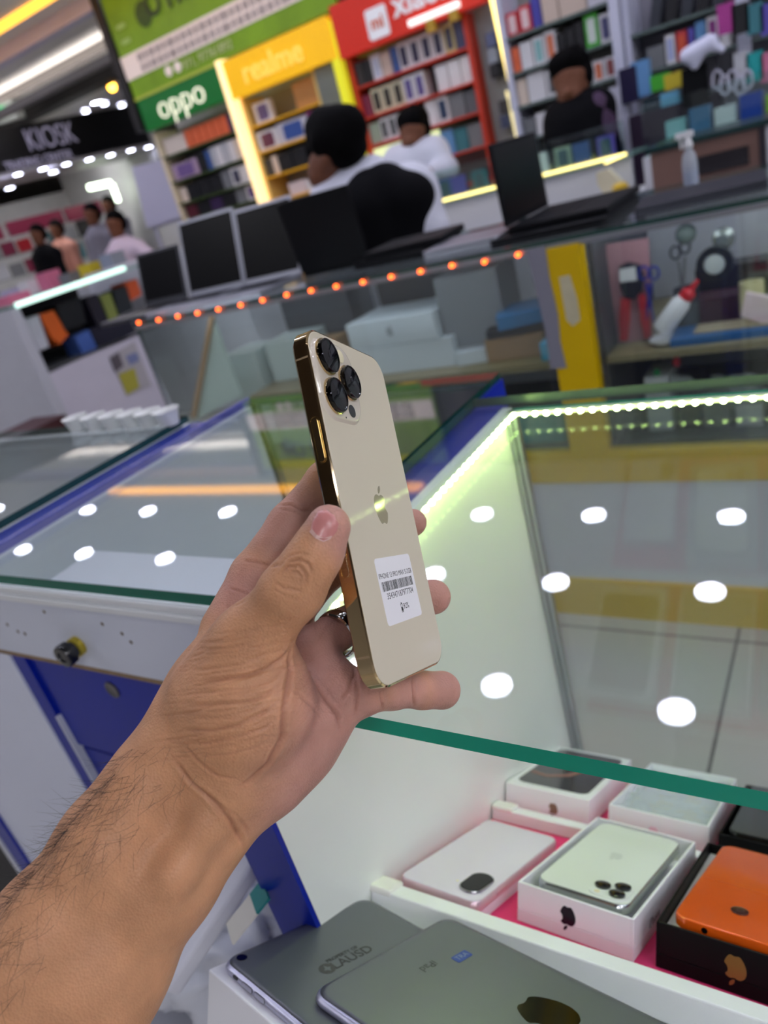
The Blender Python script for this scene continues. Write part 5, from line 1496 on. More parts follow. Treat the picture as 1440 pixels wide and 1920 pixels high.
for i in range(5):  # hidden panels added to brighten the kiosk interior
    M = KM @ Matrix.Translation((0.6 + i * 0.85, 1.3, 1.30))
    t = empty('ceiling_fill_light', M, 'added square fill light behind the black kiosk fascia, %s of five' % ORD[i], 'ceiling light')
    MB().box(-0.2, 0.2, -0.2, 0.2, 0, 0.015).build('frame', trim_m, t)
    MB().box(-0.19, 0.19, -0.19, 0.19, -0.002, -0.0001).build('diffuser', panel_m, t)

# ================================================================== people
skin_d = mat('brown_skin', (112, 70, 50), 0.55, spec=0.25)
trouser_m = mat('dark_trousers', (34, 36, 46), 0.8)
hair_m = mat('black_hair', (5, 4, 5), 0.8, spec=0.08, bump=0.8, bscale=90)


def C_(x, y, Y):
    return tuple(at_y(x, y, Y))


def person(label, loc, skin, shirt, hair, shirt_m, extra=()):
    rr = random.Random(len(label))
    ha, hb = Vector(hair[0][0]), hair[0][2]
    for _ in range(26):
        d = Vector((rr.uniform(-1, 1), rr.uniform(-.4, 1), rr.uniform(.0, 1.1))).normalized()
        p = ha + d * (hb - .004)
        hair = list(hair) + [(tuple(p), tuple(p + Vector((rr.uniform(-.02, .02), rr.uniform(-.02, .02), .01))), .017, .006)]
    t = body('person', skin, 0.011, skin_d, k=0.03, label=label, cat='person')
    body('shirt', shirt, 0.012, shirt_m, t, k=0.05)
    body('hair', hair, 0.009, hair_m, t, k=0.02)
    hx, hy, hz = shirt[3][1] if len(shirt[3][1]) and shirt[3][1][2] < 1.0 else [p for p in shirt if p[1][2] < 1.0][0][1]
    legs = []
    for s in (-.085, .085):
        legs += [((hx + s, hy, hz - .02), (hx + s * 1.2, hy - .02, .50), .095, .07), ((hx + s * 1.2, hy - .02, .50), (hx + s * 1.3, hy, .07), .068, .05), ((hx + s * 1.3, hy + .03, .05), (hx + s * 1.4, hy - .13, .045), .05, .045)]
    body('trousers', legs, 0.014, trouser_m, t, k=0.03)
    for nm, pr, m in extra:
        body(nm, pr, 0.010, m, t, k=0.03)
    return t


def off(p, dx=0, dy=0, dz=0):
    return (p[0] + dx, p[1] + dy, p[2] + dz)


# man in the dark vest, seen from behind, bent to the left
Y1 = 2.55
hd = C_(628, 275, Y1)
jaw = C_(606, 322, Y1 - .03)
nk = C_(645, 350, Y1 + .02)
ch = C_(690, 400, Y1 + .02)
hip = (ch[0] + .02, Y1 + .06, 0.62)
sL, sR = C_(600, 390, Y1 + .05), C_(770, 355, Y1)
skin = [(hd, jaw, .078, .050), (jaw, off(jaw, -.015, -.02, -.02), .042, .032), (jaw, nk, .045, .052), (nk, ch, .052, .06),
        (C_(592, 300, Y1 - .05), C_(590, 306, Y1 - .06), .014, .010),      # nose side
        (C_(612, 300, Y1 - .075), C_(612, 310, Y1 - .075), .018, .012),    # ear
        (C_(560, 430, Y1 - .22), C_(540, 450, Y1 - .34), .036, .03), (C_(540, 450, Y1 - .34), C_(530, 455, Y1 - .42), .03, .02)]
hairp = [(C_(636, 262, Y1), C_(626, 258, Y1 - .01), .098, .092), (C_(650, 285, Y1 + .01), C_(655, 310, Y1 + .02), .080, .045), (C_(596, 248, Y1 - .01), C_(585, 285, Y1 - .03), .052, .022), (C_(610, 238, Y1), C_(650, 235, Y1), .07, .07)]
shirtp = [(nk, C_(640, 372, Y1), .070, .085), (C_(625, 372, Y1 - .02), C_(770, 362, Y1 + .02), .075, .095), (C_(770, 362, Y1 + .02), C_(806, 430, Y1), .092, .075), (C_(700, 400, Y1), hip, .15, .17),
          (C_(612, 385, Y1 - .04), C_(575, 420, Y1 - .18), .06, .05), (C_(650, 342, Y1 + .03), C_(700, 322, Y1 + .05), .055, .06)]
vest = [(C_(725, 352, Y1 - .03), C_(768, 372, Y1 - .02), .085, .090), (C_(768, 372, Y1 - .02), C_(775, 440, Y1 - .02), .090, .090), (C_(700, 390, Y1 - .05), (hip[0], hip[1] - .03, hip[2]), .125, .16), (C_(688, 352, Y1 - .02), C_(690, 400, Y1 - .05), .060, .11)]
wh = mat('white_shirt_cotton', (206, 208, 220), 0.7, bump=0.3, bscale=20)
person('person in a white hooded shirt and black vest bent over the laptops, seen from behind', None, skin, shirtp, hairp, wh, [('vest', vest, mat('black_vest', (8, 8, 12), 0.8, spec=0.1, bump=0.3, bscale=25))])

# man in white behind the long showcase
Y2 = 4.30
h2 = C_(775, 248, Y2)
f2 = C_(772, 268, Y2 - .03)
skin = [(h2, f2, .085, .058), (f2, C_(775, 285, Y2), .050, .048), (C_(770, 262, Y2 - .10), C_(770, 268, Y2 - .105), .013, .010), (C_(802, 325, Y2 - .20), C_(790, 328, Y2 - .26), .035, .028), (C_(775, 285, Y2), C_(778, 300, Y2), .05, .06)]
hairp = [(off(h2, 0, .02, .045), off(h2, .01, .03, .01), .088, .085), (off(h2, -.03, -.02, .07), off(h2, .04, -.02, .07), .05, .05)]
shirtp = [(C_(745, 300, Y2), C_(815, 290, Y2), .075, .085), (C_(815, 290, Y2), C_(838, 318, Y2 - .05), .075, .06), (C_(838, 318, Y2 - .05), C_(806, 326, Y2 - .17), .055, .045), (C_(745, 300, Y2), C_(722, 320, Y2 - .08), .07, .05),
          (C_(780, 310, Y2), (C_(785, 330, Y2)[0] + .03, Y2 + .02, 0.9), .14, .16), (C_(792, 270, Y2 + .05), C_(815, 278, Y2 + .03), .04, .06)]
person('person in a white shirt with head bowed behind the long glass showcase', None, skin, shirtp, hairp, wh)
for nm in ():
    pass

# man in black by the right-hand shelving
Y3 = 4.05
h3 = C_(1070, 150, Y3)
f3 = C_(1070, 178, Y3 - .03)
skin = [(h3, f3, .088, .060), (f3, C_(1080, 195, Y3), .052, .05), (C_(1064, 172, Y3 - .11), C_(1063, 178, Y3 - .115), .014, .010), (C_(1095, 158, Y3), C_(1095, 165, Y3), .018, .012), (C_(1080, 195, Y3), C_(1085, 215, Y3), .055, .06)]
hairp = [(off(h3, -.005, .02, .050), off(h3, .015, .03, .01), .092, .088), (off(h3, -.04, -.03, .075), off(h3, .03, -.03, .085), .05, .05)]
shirtp = [(C_(1052, 225, Y3), C_(1118, 205, Y3), .075, .085), (C_(1118, 205, Y3), C_(1135, 260, Y3), .08, .06), (C_(1052, 225, Y3), C_(1040, 262, Y3 - .03), .07, .055), (C_(1085, 235, Y3), (C_(1100, 260, Y3)[0] + .03, Y3 + .02, 0.85), .15, .17)]
sleeve = [(C_(1116, 203, Y3 - .02), C_(1132, 250, Y3 - .02), .082, .07)]
p3 = person('person in a black t-shirt with pale print, looking down by the right-hand shelving', None, skin, shirtp, hairp, mat('black_tshirt', (8, 8, 12), 0.8, spec=0.1), [('overshirt', sleeve, mat('plum_overshirt', (60, 34, 66), 0.7))])
# far people in the kiosk
def far_person(label, q, Y, sm, skin_c=True, scale=1.0, armsout=False):
    h = Vector(C_(q[0], q[1], Y))
    s = scale
    sk = [(tuple(h), tuple(h + Vector((0, -.02, -.06))), .085 * s, .06 * s), (tuple(h + Vector((0, -.01, -.08))), tuple(h + Vector((0, 0, -.16))), .05, .055)]
    sh = [(tuple(h + Vector((-.16, 0, -.24))), tuple(h + Vector((.16, 0, -.24))), .075, .075), (tuple(h + Vector((0, 0, -.26))), tuple(h + Vector((0, 0, -.75))), .16, .17),
          (tuple(h + Vector((-.19, 0, -.26))), tuple(h + Vector((-.22, -.05, -.52))), .06, .045), (tuple(h + Vector((.19, 0, -.26))), tuple(h + Vector((.22 + (.2 if armsout else 0), -.05, -.52 + (.15 if armsout else 0)))), .06, .045)]
    hr = [(tuple(h + Vector((0, .02, .035))), tuple(h + Vector((0, .03, 0))), .088 * s, .085 * s)]
    t = body('person', sk, 0.016, skin_d, k=0.03, label=label, cat='person')
    body('shirt', sh, 0.018, sm, t, k=0.05)
    body('hair', hr, 0.014, hair_m, t, k=0.02)
    lg = []
    for s in (-.085, .085):
        a = h + Vector((s, 0, -.75))
        lg += [(tuple(a), (a.x, a.y, .07), .095, .055), ((a.x, a.y + .03, .05), (a.x, a.y - .13, .045), .05, .045)]
    body('trousers', lg, 0.018, trouser_m, t, k=0.03)
    return t


far_person('person in a salmon shirt seen from behind in the kiosk shop', (105, 430), 6.6, mat('salmon_shirt', (190, 130, 112), 0.7))
far_person('person in a black shirt left of the salmon shirt in the kiosk shop', (70, 440), 5.9, mat('black_tshirt', (8, 8, 12), 0.8, spec=0.1))
far_person('person in a grey shirt standing right of the salmon shirt in the kiosk shop', (172, 402), 6.0, mat('grey_shirt', (120, 118, 130), 0.7))
far_person('person in a pale pink shirt leaning over a counter in the kiosk shop', (216, 420), 5.0, mat('pale_pink_shirt', (206, 190, 206), 0.7), armsout=True)
far_person('dark-haired person at the back of the kiosk shop near the L-shaped light', (203, 385), 7.2, mat('grey_shirt', (120, 118, 130), 0.7))

# ================================================================== the held phone
P_TL = CAM + Vector((-0.20614, 0.25952, -0.04861))
P_EX = Vector((-0.13179, 0.86571, -0.48288)).normalized()
P_EY = Vector((-0.24003, 0.44476, 0.86289))
P_EY = (P_EY - P_EX * P_EY.dot(P_EX)).normalized()
P_N = P_EX.cross(P_EY)
PW, PH, PT = 0.0781, 0.1608, 0.00765
phone = empty('smartphone', frame(P_TL + P_EX * PW / 2 - P_EY * PH - P_N * PT / 2, P_EX, P_EY, P_N),
              'gold smartphone with three camera lenses held upright in the hand', 'smartphone')
gold = mat('polished_gold_steel', (214, 188, 142), 0.07, 1.0)
gold_d = mat('gold_steel_button', (205, 184, 140), 0.16, 1.0)
cream = mat('cream_matte_back_glass', (210, 202, 180), 0.55, 0.0, spec=0.25, coat=0.12)
black_gl = mat('black_lens_glass', (3, 3, 4), 0.04, 0.0, spec=0.4)


def loc_p(u, v, w=0.0):      # millimetres on the back face (u right, v down negative) -> phone local
    return (u / 1000 - PW / 2, v / 1000 + PH, PT / 2 + w)


fr = MB()
out = rrect(PW, PH, 0.0115, 10, 0, PH / 2)
inn = rrect(PW - 0.0012, PH - 0.0012, 0.011, 10, 0, PH / 2)
fr.loops([[(x, y, z) for x, y in L] for L, z in ((inn, -PT / 2), (out, -PT / 2 + 0.0006), (out, PT / 2 - 0.0006), (inn, PT / 2))])
fr.build('frame', gold, phone, smooth=True)
MB().prism(rrect(PW - 0.0018, PH - 0.0018, 0.0107, 10, 0, PH / 2), PT / 2, PT / 2 + 0.00025,
           top=rrect(PW - 0.0024, PH - 0.0024, 0.0104, 10, 0, PH / 2)).build('back_glass', cream, phone)
MB().prism(rrect(PW - 0.0018, PH - 0.0018, 0.0107, 10, 0, PH / 2), -PT / 2 - 0.0003, -PT / 2).build('screen', black_gl, phone)
# camera island with rolled edge
ci = MB()
cx, cy, _ = loc_p(20.2, -23.0)
L = []
for w, z, r in ((0.0385, 0.0002, 0.0118), (0.0372, 0.0005, 0.0112), (0.0362, 0.0012, 0.0108), (0.0352, 0.0015, 0.0104), (0.0340, 0.00155, 0.010)):
    L.append([(x, y, PT / 2 + z) for x, y in rrect(w, w + 0.001, r, 8, cx, cy)])
ci.loops(L)
isl = ci.build('camera_island', mat('glossy_cream_glass', (212, 203, 185), 0.12, coat=0.6), phone, smooth=True)
for u, v in ((12.3, -13.0), (29.4, -22.4), (12.6, -31.4)):
    x, y, _ = loc_p(u, v)
    M = Matrix.Translation((x, y, PT / 2 + 0.0015))
    le = MB().lathe([(0.0086, 0), (0.0086, 0.0009), (0.0078, 0.0011), (0.0077, 0.0024), (0.0076, 0.0025), (0.0072, 0.0025), (0.0072, 0.002)], 40, M=M).build('lens_ring', gold, phone, smooth=True)
    MB().lathe([(0.0080, 0.0012), (0.0080, 0.0026), (0.0077, 0.0029), (0.0072, 0.0029), (0.0069, 0.0026), (0.0040, 0.0028), (0.0001, 0.0029)], 40, M=M).build('lens_glass', black_gl, le, smooth=True)
    MB().lathe([(0.0024, 0.0028), (0.0022, 0.0030), (0.0001, 0.0031)], 24, M=M).build('inner_lens', mat('lens_coating', (4, 4, 12), 0.05), le, smooth=True)
x, y, _ = loc_p(26.6, -9.8)
MB().lathe([(0.0032, 0.0015), (0.0032, 0.0019), (0.0026, 0.0020), (0.0001, 0.0019)], 24, M=Matrix.Translation((x, y, PT / 2))).build(
    'flash', mat('flash_lens', (236, 230, 205), 0.15), phone, smooth=True)
x, y, _ = loc_p(27.4, -36.4)
MB().lathe([(0.0031, 0.0014), (0.0031, 0.0018), (0.0001, 0.0018)], 24, M=Matrix.Translation((x, y, PT / 2))).build('depth_sensor', mat('dark_sensor_glass', (40, 38, 42), 0.2), phone)
x, y, _ = loc_p(20, -40.4)
MB().lathe([(0.0004, 0.0014), (0.0004, 0.0017)], 10, M=Matrix.Translation((x, y, PT / 2))).build('microphone_hole', black_gl, phone)
# side buttons and antenna bands on the left edge
Mside = frame((-PW / 2, PH, 0), (0, 0, 1), (0, 1, 0), (-1, 0, 0))
for v0, v1, nm in ((-41.5, -61.5, 'power_button'), (-96, -112, 'card_tray')):
    s0 = rrect(0.0036, (v0 - v1) / 1000, 0.0017, 6, 0, (v0 + v1) / 2000)
    s1 = rrect(0.0030, (v0 - v1) / 1000 - 0.0006, 0.0014, 6, 0, (v0 + v1) / 2000)
    hgt = 0.0006 if nm == 'power_button' else 0.00012
    MB(Mside).prism(s0, -0.0002, hgt, top=s1).build(nm, gold_d, phone)
    L0 = rrect(0.0042, (v0 - v1) / 1000 + 0.0006, 0.002, 6, 0, (v0 + v1) / 2000)
    MB(Mside).tube([(x, y, 0.0) for x, y in L0], 0.00012, 4, close=True).build('seam', mat('gold_gap', (230, 196, 120), 0.2, 1.0), phone)
for v in (-14.5, -146.0):
    MB(Mside).box(-PT / 2 + 0.0007, PT / 2 - 0.0007, v / 1000 - 0.0004, v / 1000 + 0.0004, 0.0, 0.00006).build('antenna_band', mat('antenna_resin', (150, 128, 96), 0.4), phone)
logo_m = mat('satin_gold_mark', (196, 184, 158), 0.06, 0.4)
apple('logo', 0.0165, Matrix.Translation(loc_p(39.5, -81.5, 0.00025)), logo_m, phone, 0.00004)
# price sticker
Ms = Matrix.Translation(loc_p(40.6, -120.5, 0.00025)) @ Matrix.Rotation(math.radians(1.5), 4, 'Z')
stk = MB(Ms).prism(rrect(0.0395, 0.0306, 0.002, 5), 0, 0.0001).build('paper_sticker', mat('white_label_paper', (236, 236, 238), 0.6), phone)
ink = mat('label_ink', (22, 22, 24), 0.6)


def stx(t, x, y, s, sx=1.0):
    text_mesh('printed_text', t, s, phone.matrix_world @ Ms @ Matrix.Translation((x, y, 0.00012)), ink, stk, ext=0.00001, sx=sx)


stx('IPHONE 13 PRO MAX 512GB', -0.0003, 0.0069, 0.0034, 0.86)
stx('354347187977704', 0.0003, -0.0025, 0.0040, 1.0)
stx('92%', 0.0034, -0.0088, 0.0038, 1.0)
bar = MB(Ms)
random.seed(3)
xx = -0.0175
while xx < 0.0172:
    w = random.choice((0.00025, 0.00045, 0.0007))
    bar.box(xx, xx + w, 0.0, 0.0044, 0.0001, 0.00013)
    xx += w + random.choice((0.00028, 0.0004, 0.0006))
bar.build('barcode', ink, stk)
bt = MB(Ms)
for a, b, c, d in ((-0.0025, -0.0005, -0.0112, -0.0109), (-0.0025, -0.0005, -0.0075, -0.0072), (-0.0025, -0.0022, -0.0112, -0.0072), (-0.0008, -0.0005, -0.0112, -0.0072), (-0.0019, -0.0011, -0.0072, -0.0066), (-0.0021, -0.0009, -0.0106, -0.0088)):
    bt.box(a, b, c, d, 0.0001, 0.00013)
bt.build('battery_symbol', ink, stk)

# ================================================================== the arm and hand holding the phone
def hp(x, y, d):
    return tuple(at_d(x, y, d))


def chain(L, k=0.005):
    out = []
    for (x0, y0, d0, r0), (x1, y1, d1, r1) in zip(L, L[1:]):
        out.append((hp(x0, y0, d0), hp(x1, y1, d1), r0 / 1000, r1 / 1000, k))
    return out


def build_hand_prims():
    A = []
    # forearm: paired tapered columns give a flattened section
    for sgn, dd in ((-1, 0.0), (1, 0.004)):
        A += chain([(30 + sgn * 62, 1985 + sgn * 34, 0.312 + dd, 30), (146 + sgn * 50, 1786 + sgn * 30, 0.318 + dd, 26.0), (264 + sgn * 50, 1609 + sgn * 30, 0.322 + dd, 21.6),
                    (338 + sgn * 52, 1507 + sgn * 33, 0.326 + dd, 18.8), (418 + sgn * 62, 1398 + sgn * 38, 0.330 + dd, 18.6)], 0.012)
    # the two wrist tendons
    A += chain([(268, 1740, 0.3055, 2.0), (330, 1640, 0.3035, 2.6), (392, 1545, 0.3085, 2.6), (436, 1486, 0.314, 2.2)], 0.013)
    # palm body
    A += chain([(424, 1405, 0.323, 21.5), (470, 1322, 0.320, 25), (466, 1240, 0.327, 21)], 0.014)          # thenar mass
    A += chain([(364, 1400, 0.333, 19), (398, 1290, 0.343, 17.6), (436, 1190, 0.358, 14)], 0.012)          # radial / back side
    A += chain([(498, 1440, 0.336, 20.5), (556, 1385, 0.341, 17.5), (606, 1330, 0.345, 15)], 0.014)      # little finger side
    A += chain([(500, 1360, 0.354, 19), (548, 1270, 0.365, 15), (558, 1205, 0.371, 13)], 0.014)          # hollow of the palm
    A += chain([(578, 1212, 0.354, 9.0), (620, 1278, 0.345, 13)], 0.0045)      # pad below the ring finger
    A += chain([(628, 1310, 0.341, 13.2), (600, 1350, 0.336, 14)], 0.006)      # pad below the little finger
    # index finger
    A += chain([(428, 1180, 0.360, 13.5), (478, 1080, 0.368, 12), (545, 985, 0.377, 11.4), (610, 900, 0.384, 9.6), (655, 878, 0.400, 8.5), (690, 880, 0.415, 7.6)], 0.004)
    # middle finger
    A += chain([(500, 1195, 0.366, 13), (560, 1120, 0.371, 11.5), (622, 1058, 0.374, 10.6), (690, 1010, 0.398, 9.3), (745, 985, 0.408, 8.6), (774, 980, 0.409, 7.8)], 0.004)
    # ring finger
    A += chain([(588, 1216, 0.352, 10.5), (636, 1180, 0.364, 9.4), (700, 1145, 0.383, 9.6), (770, 1122, 0.401, 9.2), (812, 1119, 0.404, 9.8)], 0.004)
    # little finger
    A += chain([(614, 1318, 0.342, 12.5), (676, 1300, 0.342, 10.2), (735, 1293, 0.358, 9.1), (790, 1294, 0.373, 8.9), (828, 1294, 0.380, 9.9)], 0.004)
    # thumb
    A += chain([(404, 1305, 0.322, 20), (470, 1203, 0.316, 15.4), (552, 1104, 0.305, 11.8), (592, 1040, 0.301, 9.8), (616, 988, 0.300, 9.2)], 0.007)
    A += chain([(530, 1110, 0.300, 6.5), (565, 1075, 0.298, 6.0)], 0.010)           # knuckle fold of the thumb
    return A


def zc(pts):
    return [(250 + x / 2.2154, 850 + y / 2.2154) for x, y in pts]


#          polyline (as seen), depth mm, half width mm
CREASES = [
    (zc([(290, 955), (400, 932), (480, 922), (560, 890), (620, 850), (662, 790)]), 1.04, 0.86),
    (zc([(230, 1052), (340, 1042), (440, 1036), (540, 1010), (608, 955)]), 0.64, 0.78),
    (zc([(205, 1150), (330, 1152), (430, 1130), (530, 1085), (600, 1030)]), 0.72, 0.78),
    (zc([(225, 1200), (300, 1207), (400, 1190), (520, 1150), (600, 1105)]), 0.56, 0.70),
    (zc([(270, 1262), (380, 1252), (480, 1230), (565, 1195)]), 0.48, 0.70),
    (zc([(215, 1215), (260, 1270), (300, 1305), (350, 1342), (430, 1352)]), 0.56, 0.70),
    (zc([(240, 905), (330, 890), (430, 880), (520, 850), (580, 815)]), 0.40, 0.62),
    (zc([(270, 1000), (380, 985), (480, 975), (570, 940), (620, 900)]), 0.40, 0.62),
    (zc([(240, 1100), (340, 1098), (450, 1080), (560, 1040)]), 0.36, 0.62),
    (zc([(330, 830), (400, 815), (480, 790), (560, 770)]), 0.24, 0.60),
    (zc([(668, 760), (645, 850), (652, 900), (640, 980), (626, 1060), (618, 1180), (560, 1290), (480, 1362), (430, 1388)]), 1.28, 1.25),
    (zc([(700, 850), (740, 930), (800, 1020), (848, 1085), (860, 1150)]), 1.20, 1.01),
    (zc([(650, 985), (690, 1000), (740, 1050), (790, 1110)]), 0.40, 0.78),
    (zc([(905, 850), (925, 930), (930, 1010), (920, 1090)]), 0.80, 0.78),
    (zc([(180, 1280), (240, 1370), (330, 1440), (400, 1520), (440, 1590), (462, 1640)]), 0.96, 0.94),
    (zc([(330, 1440), (420, 1500), (470, 1560), (480, 1600)]), 0.40, 0.70),
    (zc([(150, 1250), (210, 1340), (300, 1420), (380, 1530)]), 0.32, 0.62),
    (zc([(640, 452), (690, 440), (728, 458), (745, 500)]), 0.64, 0.60),
    (zc([(612, 505), (640, 470), (690, 468), (718, 505), (712, 545)]), 0.64, 0.60),
    (zc([(588, 535), (620, 560), (660, 565), (700, 575)]), 0.48, 0.60),
    (zc([(655, 500), (680, 492), (700, 515), (690, 545)]), 0.48, 0.60),
    (zc([(600, 480), (640, 430), (690, 415), (740, 425)]), 0.32, 0.60),
    (zc([(580, 560), (640, 600), (700, 610)]), 0.24, 0.60),
    (zc([(602, 215), (650, 212), (700, 235), (755, 232)]), 0.80, 0.70),
    (zc([(610, 232), (660, 240), (700, 258)]), 0.40, 0.60),
    (zc([(455, 445), (520, 452), (580, 468), (612, 462)]), 0.80, 0.70),
    (zc([(400, 560), (440, 572), (490, 590)]), 0.64, 0.62),
    (zc([(380, 640), (430, 630), (470, 610)]), 0.40, 0.62),
    ([(773, 1270), (774, 1290), (777, 1325)], 1.0, 0.9),
    ([(713, 1295), (714, 1305), (718, 1330)], 0.8, 0.8),
    ([(640, 1310), (655, 1290), (664, 1262)], 0.8, 0.9),
]


def finish_hand():
    V, Q = grow(build_hand_prims(), 0.0017, 0.005)
    me = bpy.data.meshes.new('skin_cage')
    me.from_pydata([tuple(v) for v in V], [], [tuple(int(i) for i in q) for q in Q])
    tmp = bpy.data.objects.new('skin_cage', me)
    COL.objects.link(tmp)
    s_ = tmp.modifiers.new('s', 'SUBSURF')
    s_.levels = s_.render_levels = 1
    dg = bpy.context.evaluated_depsgraph_get()
    me2 = bpy.data.meshes.new_from_object(tmp.evaluated_get(dg))
    bpy.data.objects.remove(tmp)
    bpy.data.meshes.remove(me)
    n = len(me2.vertices)
    co = np.empty(n * 3)
    me2.vertices.foreach_get('co', co)
    co = co.reshape(-1, 3)
    no = np.empty(n * 3)
    me2.vertices.foreach_get('normal', no)
    no = no.reshape(-1, 3)
    bvh = BVHTree.FromPolygons([tuple(c) for c in co], [tuple(p.vertices) for p in me2.polygons])

    def hit(x, y):
        d = ray(x, y).normalized()
        h = bvh.ray_cast(CAM, d)
        return h
    disp = np.zeros(n)
    crease = np.zeros(n)
    random.seed(4)
    fine = []
    for i in range(150):       # short secondary wrinkles over the thumb ball and wrist
        u, v = random.uniform(0, 1), random.uniform(0, 1)
        x, y = 330 + 200 * u, 1200 + 230 * v - 40 * u
        L = random.uniform(18, 60)
        fine.append(([(x - L, y + L * 0.10), (x, y + random.uniform(-3, 3)), (x + L, y - L * 0.28 + random.uniform(-4, 4))], random.uniform(.12, .34), 0.42))
    for i in range(60):
        x, y = random.uniform(430, 640), random.uniform(1180, 1520)
        L = random.uniform(10, 30)
        a = random.uniform(-1.2, -0.4)
        fine.append(([(x - L * math.cos(a), y - L * math.sin(a)), (x + L * math.cos(a), y + L * math.sin(a))], random.uniform(.08, .2), 0.45))
    for pts, dep, wid in CREASES + fine:
        P = []
        for (x0, y0), (x1, y1) in zip(pts, pts[1:]):
            m = max(2, int(math.hypot(x1 - x0, y1 - y0) / 7))
            for j in range(m):
                t = j / m
                h = hit(x0 + (x1 - x0) * t, y0 + (y1 - y0) * t)
                if h[0] is not None:
                    P.append(h[0])
        h = hit(*pts[-1])
        if h[0] is not None:
            P.append(h[0])
        if len(P) < 2:
            continue
        P = np.array([tuple(p) for p in P])
        w = wid / 1000
        lo, hi = P.min(0) - 5 * w, P.max(0) + 5 * w
        sel = np.where(np.all((co > lo) & (co < hi), 1))[0]
        if not len(sel):
            continue
        best = np.full(len(sel), 9.0)
        tb = np.zeros(len(sel))
        for j in range(len(P) - 1):
            a, b = P[j], P[j + 1]
            if np.linalg.norm(b - a) > 0.012:
                continue
            ab = b - a
            t = np.clip(((co[sel] - a) @ ab) / max(ab @ ab, 1e-12), 0, 1)
            d = np.linalg.norm(co[sel] - a - t[:, None] * ab, axis=1)
            m = d < best
            best[m] = d[m]
            tb[m] = (j + t[m]) / (len(P) - 1)
        fade = np.clip(np.minimum(tb, 1 - tb) * 6 + 0.15, 0, 1)
        g = np.exp(-(best / w) ** 2) - 0.32 * np.exp(-((best - 2.1 * w) / (1.1 * w)) ** 2)
        disp[sel] -= g * fade * dep / 1000
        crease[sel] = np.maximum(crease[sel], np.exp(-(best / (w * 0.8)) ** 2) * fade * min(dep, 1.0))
    disp = np.maximum(disp, -0.0022)
    co = co + no * disp[:, None]
    me2.vertices.foreach_set('co', co.ravel())
    # skin tone: palm and finger pads pinker than the tanned forearm and back of the hand; creases darkened
    tan, pinkc, crease_dark = np.array(lin((206, 152, 112))), np.array(lin((196, 146, 130))), np.array(lin((150, 92, 72)))
    pk = np.zeros(n)
    for x, y, d, r in ((600, 1350, .335, .055), (560, 1460, .335, .038), (610, 1220, .350, .045), (550, 1300, .34, .036), (560, 1010, .375, .036), (470, 1120, .36, .028), (830, 1290, .38, .03), (740, 1300, .36, .03),
                       (820, 1118, .40, .03), (785, 978, .405, .02), (640, 1000, .30, .018), (640, 1060, .31, .016), (612, 960, .295, .014)):
        c = np.array(hp(x, y, d))
        pk = np.maximum(pk, np.clip(1.5 - 1.5 * np.linalg.norm(co - c, axis=1) / r, 0, 1))
    pk = pk * pk * (3 - 2 * pk)
    col = tan[None] * (1 - pk[:, None]) + pinkc[None] * pk[:, None]
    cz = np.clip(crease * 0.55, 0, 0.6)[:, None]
    col = col * (1 - cz) + crease_dark[None] * cz  # creases coloured darker, for pigment and for shade in the grooves
    attr = me2.color_attributes.new('skin_tone_creases', 'FLOAT_COLOR', 'POINT')
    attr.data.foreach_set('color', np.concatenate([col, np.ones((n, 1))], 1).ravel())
    me2.polygons.foreach_set('use_smooth', [True] * len(me2.polygons))
    base = Vector(hp(146, 1786, 0.318))
    me2.transform(Matrix.Translation(-base))
    m = mat('tan_skin', (200, 150, 116), 0.46, spec=0.35, sss=0.14)
    nt = m.node_tree
    b = nt.nodes['Principled BSDF']
    b.inputs['Subsurface Radius'].default_value = (1.0, 0.35, 0.2)
    b.inputs['Subsurface Scale'].default_value = 0.004
    at = nt.nodes.new('ShaderNodeAttribute')
    at.attribute_name = 'skin_tone_creases'
    tc = nt.nodes['Texture Coordinate']
    mot = nt.nodes.new('ShaderNodeTexNoise')
    mot.inputs['Scale'].default_value = 70
    mot.inputs['Detail'].default_value = 5
    mr = nt.nodes.new('ShaderNodeMapRange')
    mr.inputs['From Min'].default_value = 0.3
    mr.inputs['From Max'].default_value = 0.7
    mr.inputs['To Min'].default_value = 0.88
    mr.inputs['To Max'].default_value = 1.1
    vm = nt.nodes.new('ShaderNodeVectorMath')
    vm.operation = 'SCALE'
    nt.links.new(tc.outputs['Object'], mot.inputs['Vector'])
    nt.links.new(mot.outputs['Fac'], mr.inputs['Value'])
    nt.links.new(at.outputs['Color'], vm.inputs[0])
    nt.links.new(mr.outputs['Result'], vm.inputs['Scale'])
    nt.links.new(vm.outputs['Vector'], b.inputs['Base Color'])
    vo = nt.nodes.new('ShaderNodeTexVoronoi')
    vo.inputs['Scale'].default_value = 900
    n2 = nt.nodes.new('ShaderNodeTexNoise')
    n2.inputs['Scale'].default_value = 160
    n2.inputs['Detail'].default_value = 6
    ad = nt.nodes.new('ShaderNodeMath')
    ad.operation = 'ADD'
    bp = nt.nodes.new('ShaderNodeBump')
    bp.inputs['Strength'].default_value = 0.35
    bp.inputs['Distance'].default_value = 0.0006
    nt.links.new(tc.outputs['Object'], vo.inputs['Vector'])
    nt.links.new(tc.outputs['Object'], n2.inputs['Vector'])
    nt.links.new(vo.outputs['Distance'], ad.inputs[0])
    nt.links.new(n2.outputs['Fac'], ad.inputs[1])
    nt.links.new(ad.outputs[0], bp.inputs['Height'])
    nt.links.new(bp.outputs['Normal'], b.inputs['Normal'])
    me2.materials.clear()
    me2.materials.append(m)
    o = bpy.data.objects.new('person', me2)
    COL.objects.link(o)
    o.matrix_world = Matrix.Translation(base)
    props(o, 'bare left forearm and hand of a person gripping the gold phone', 'person')

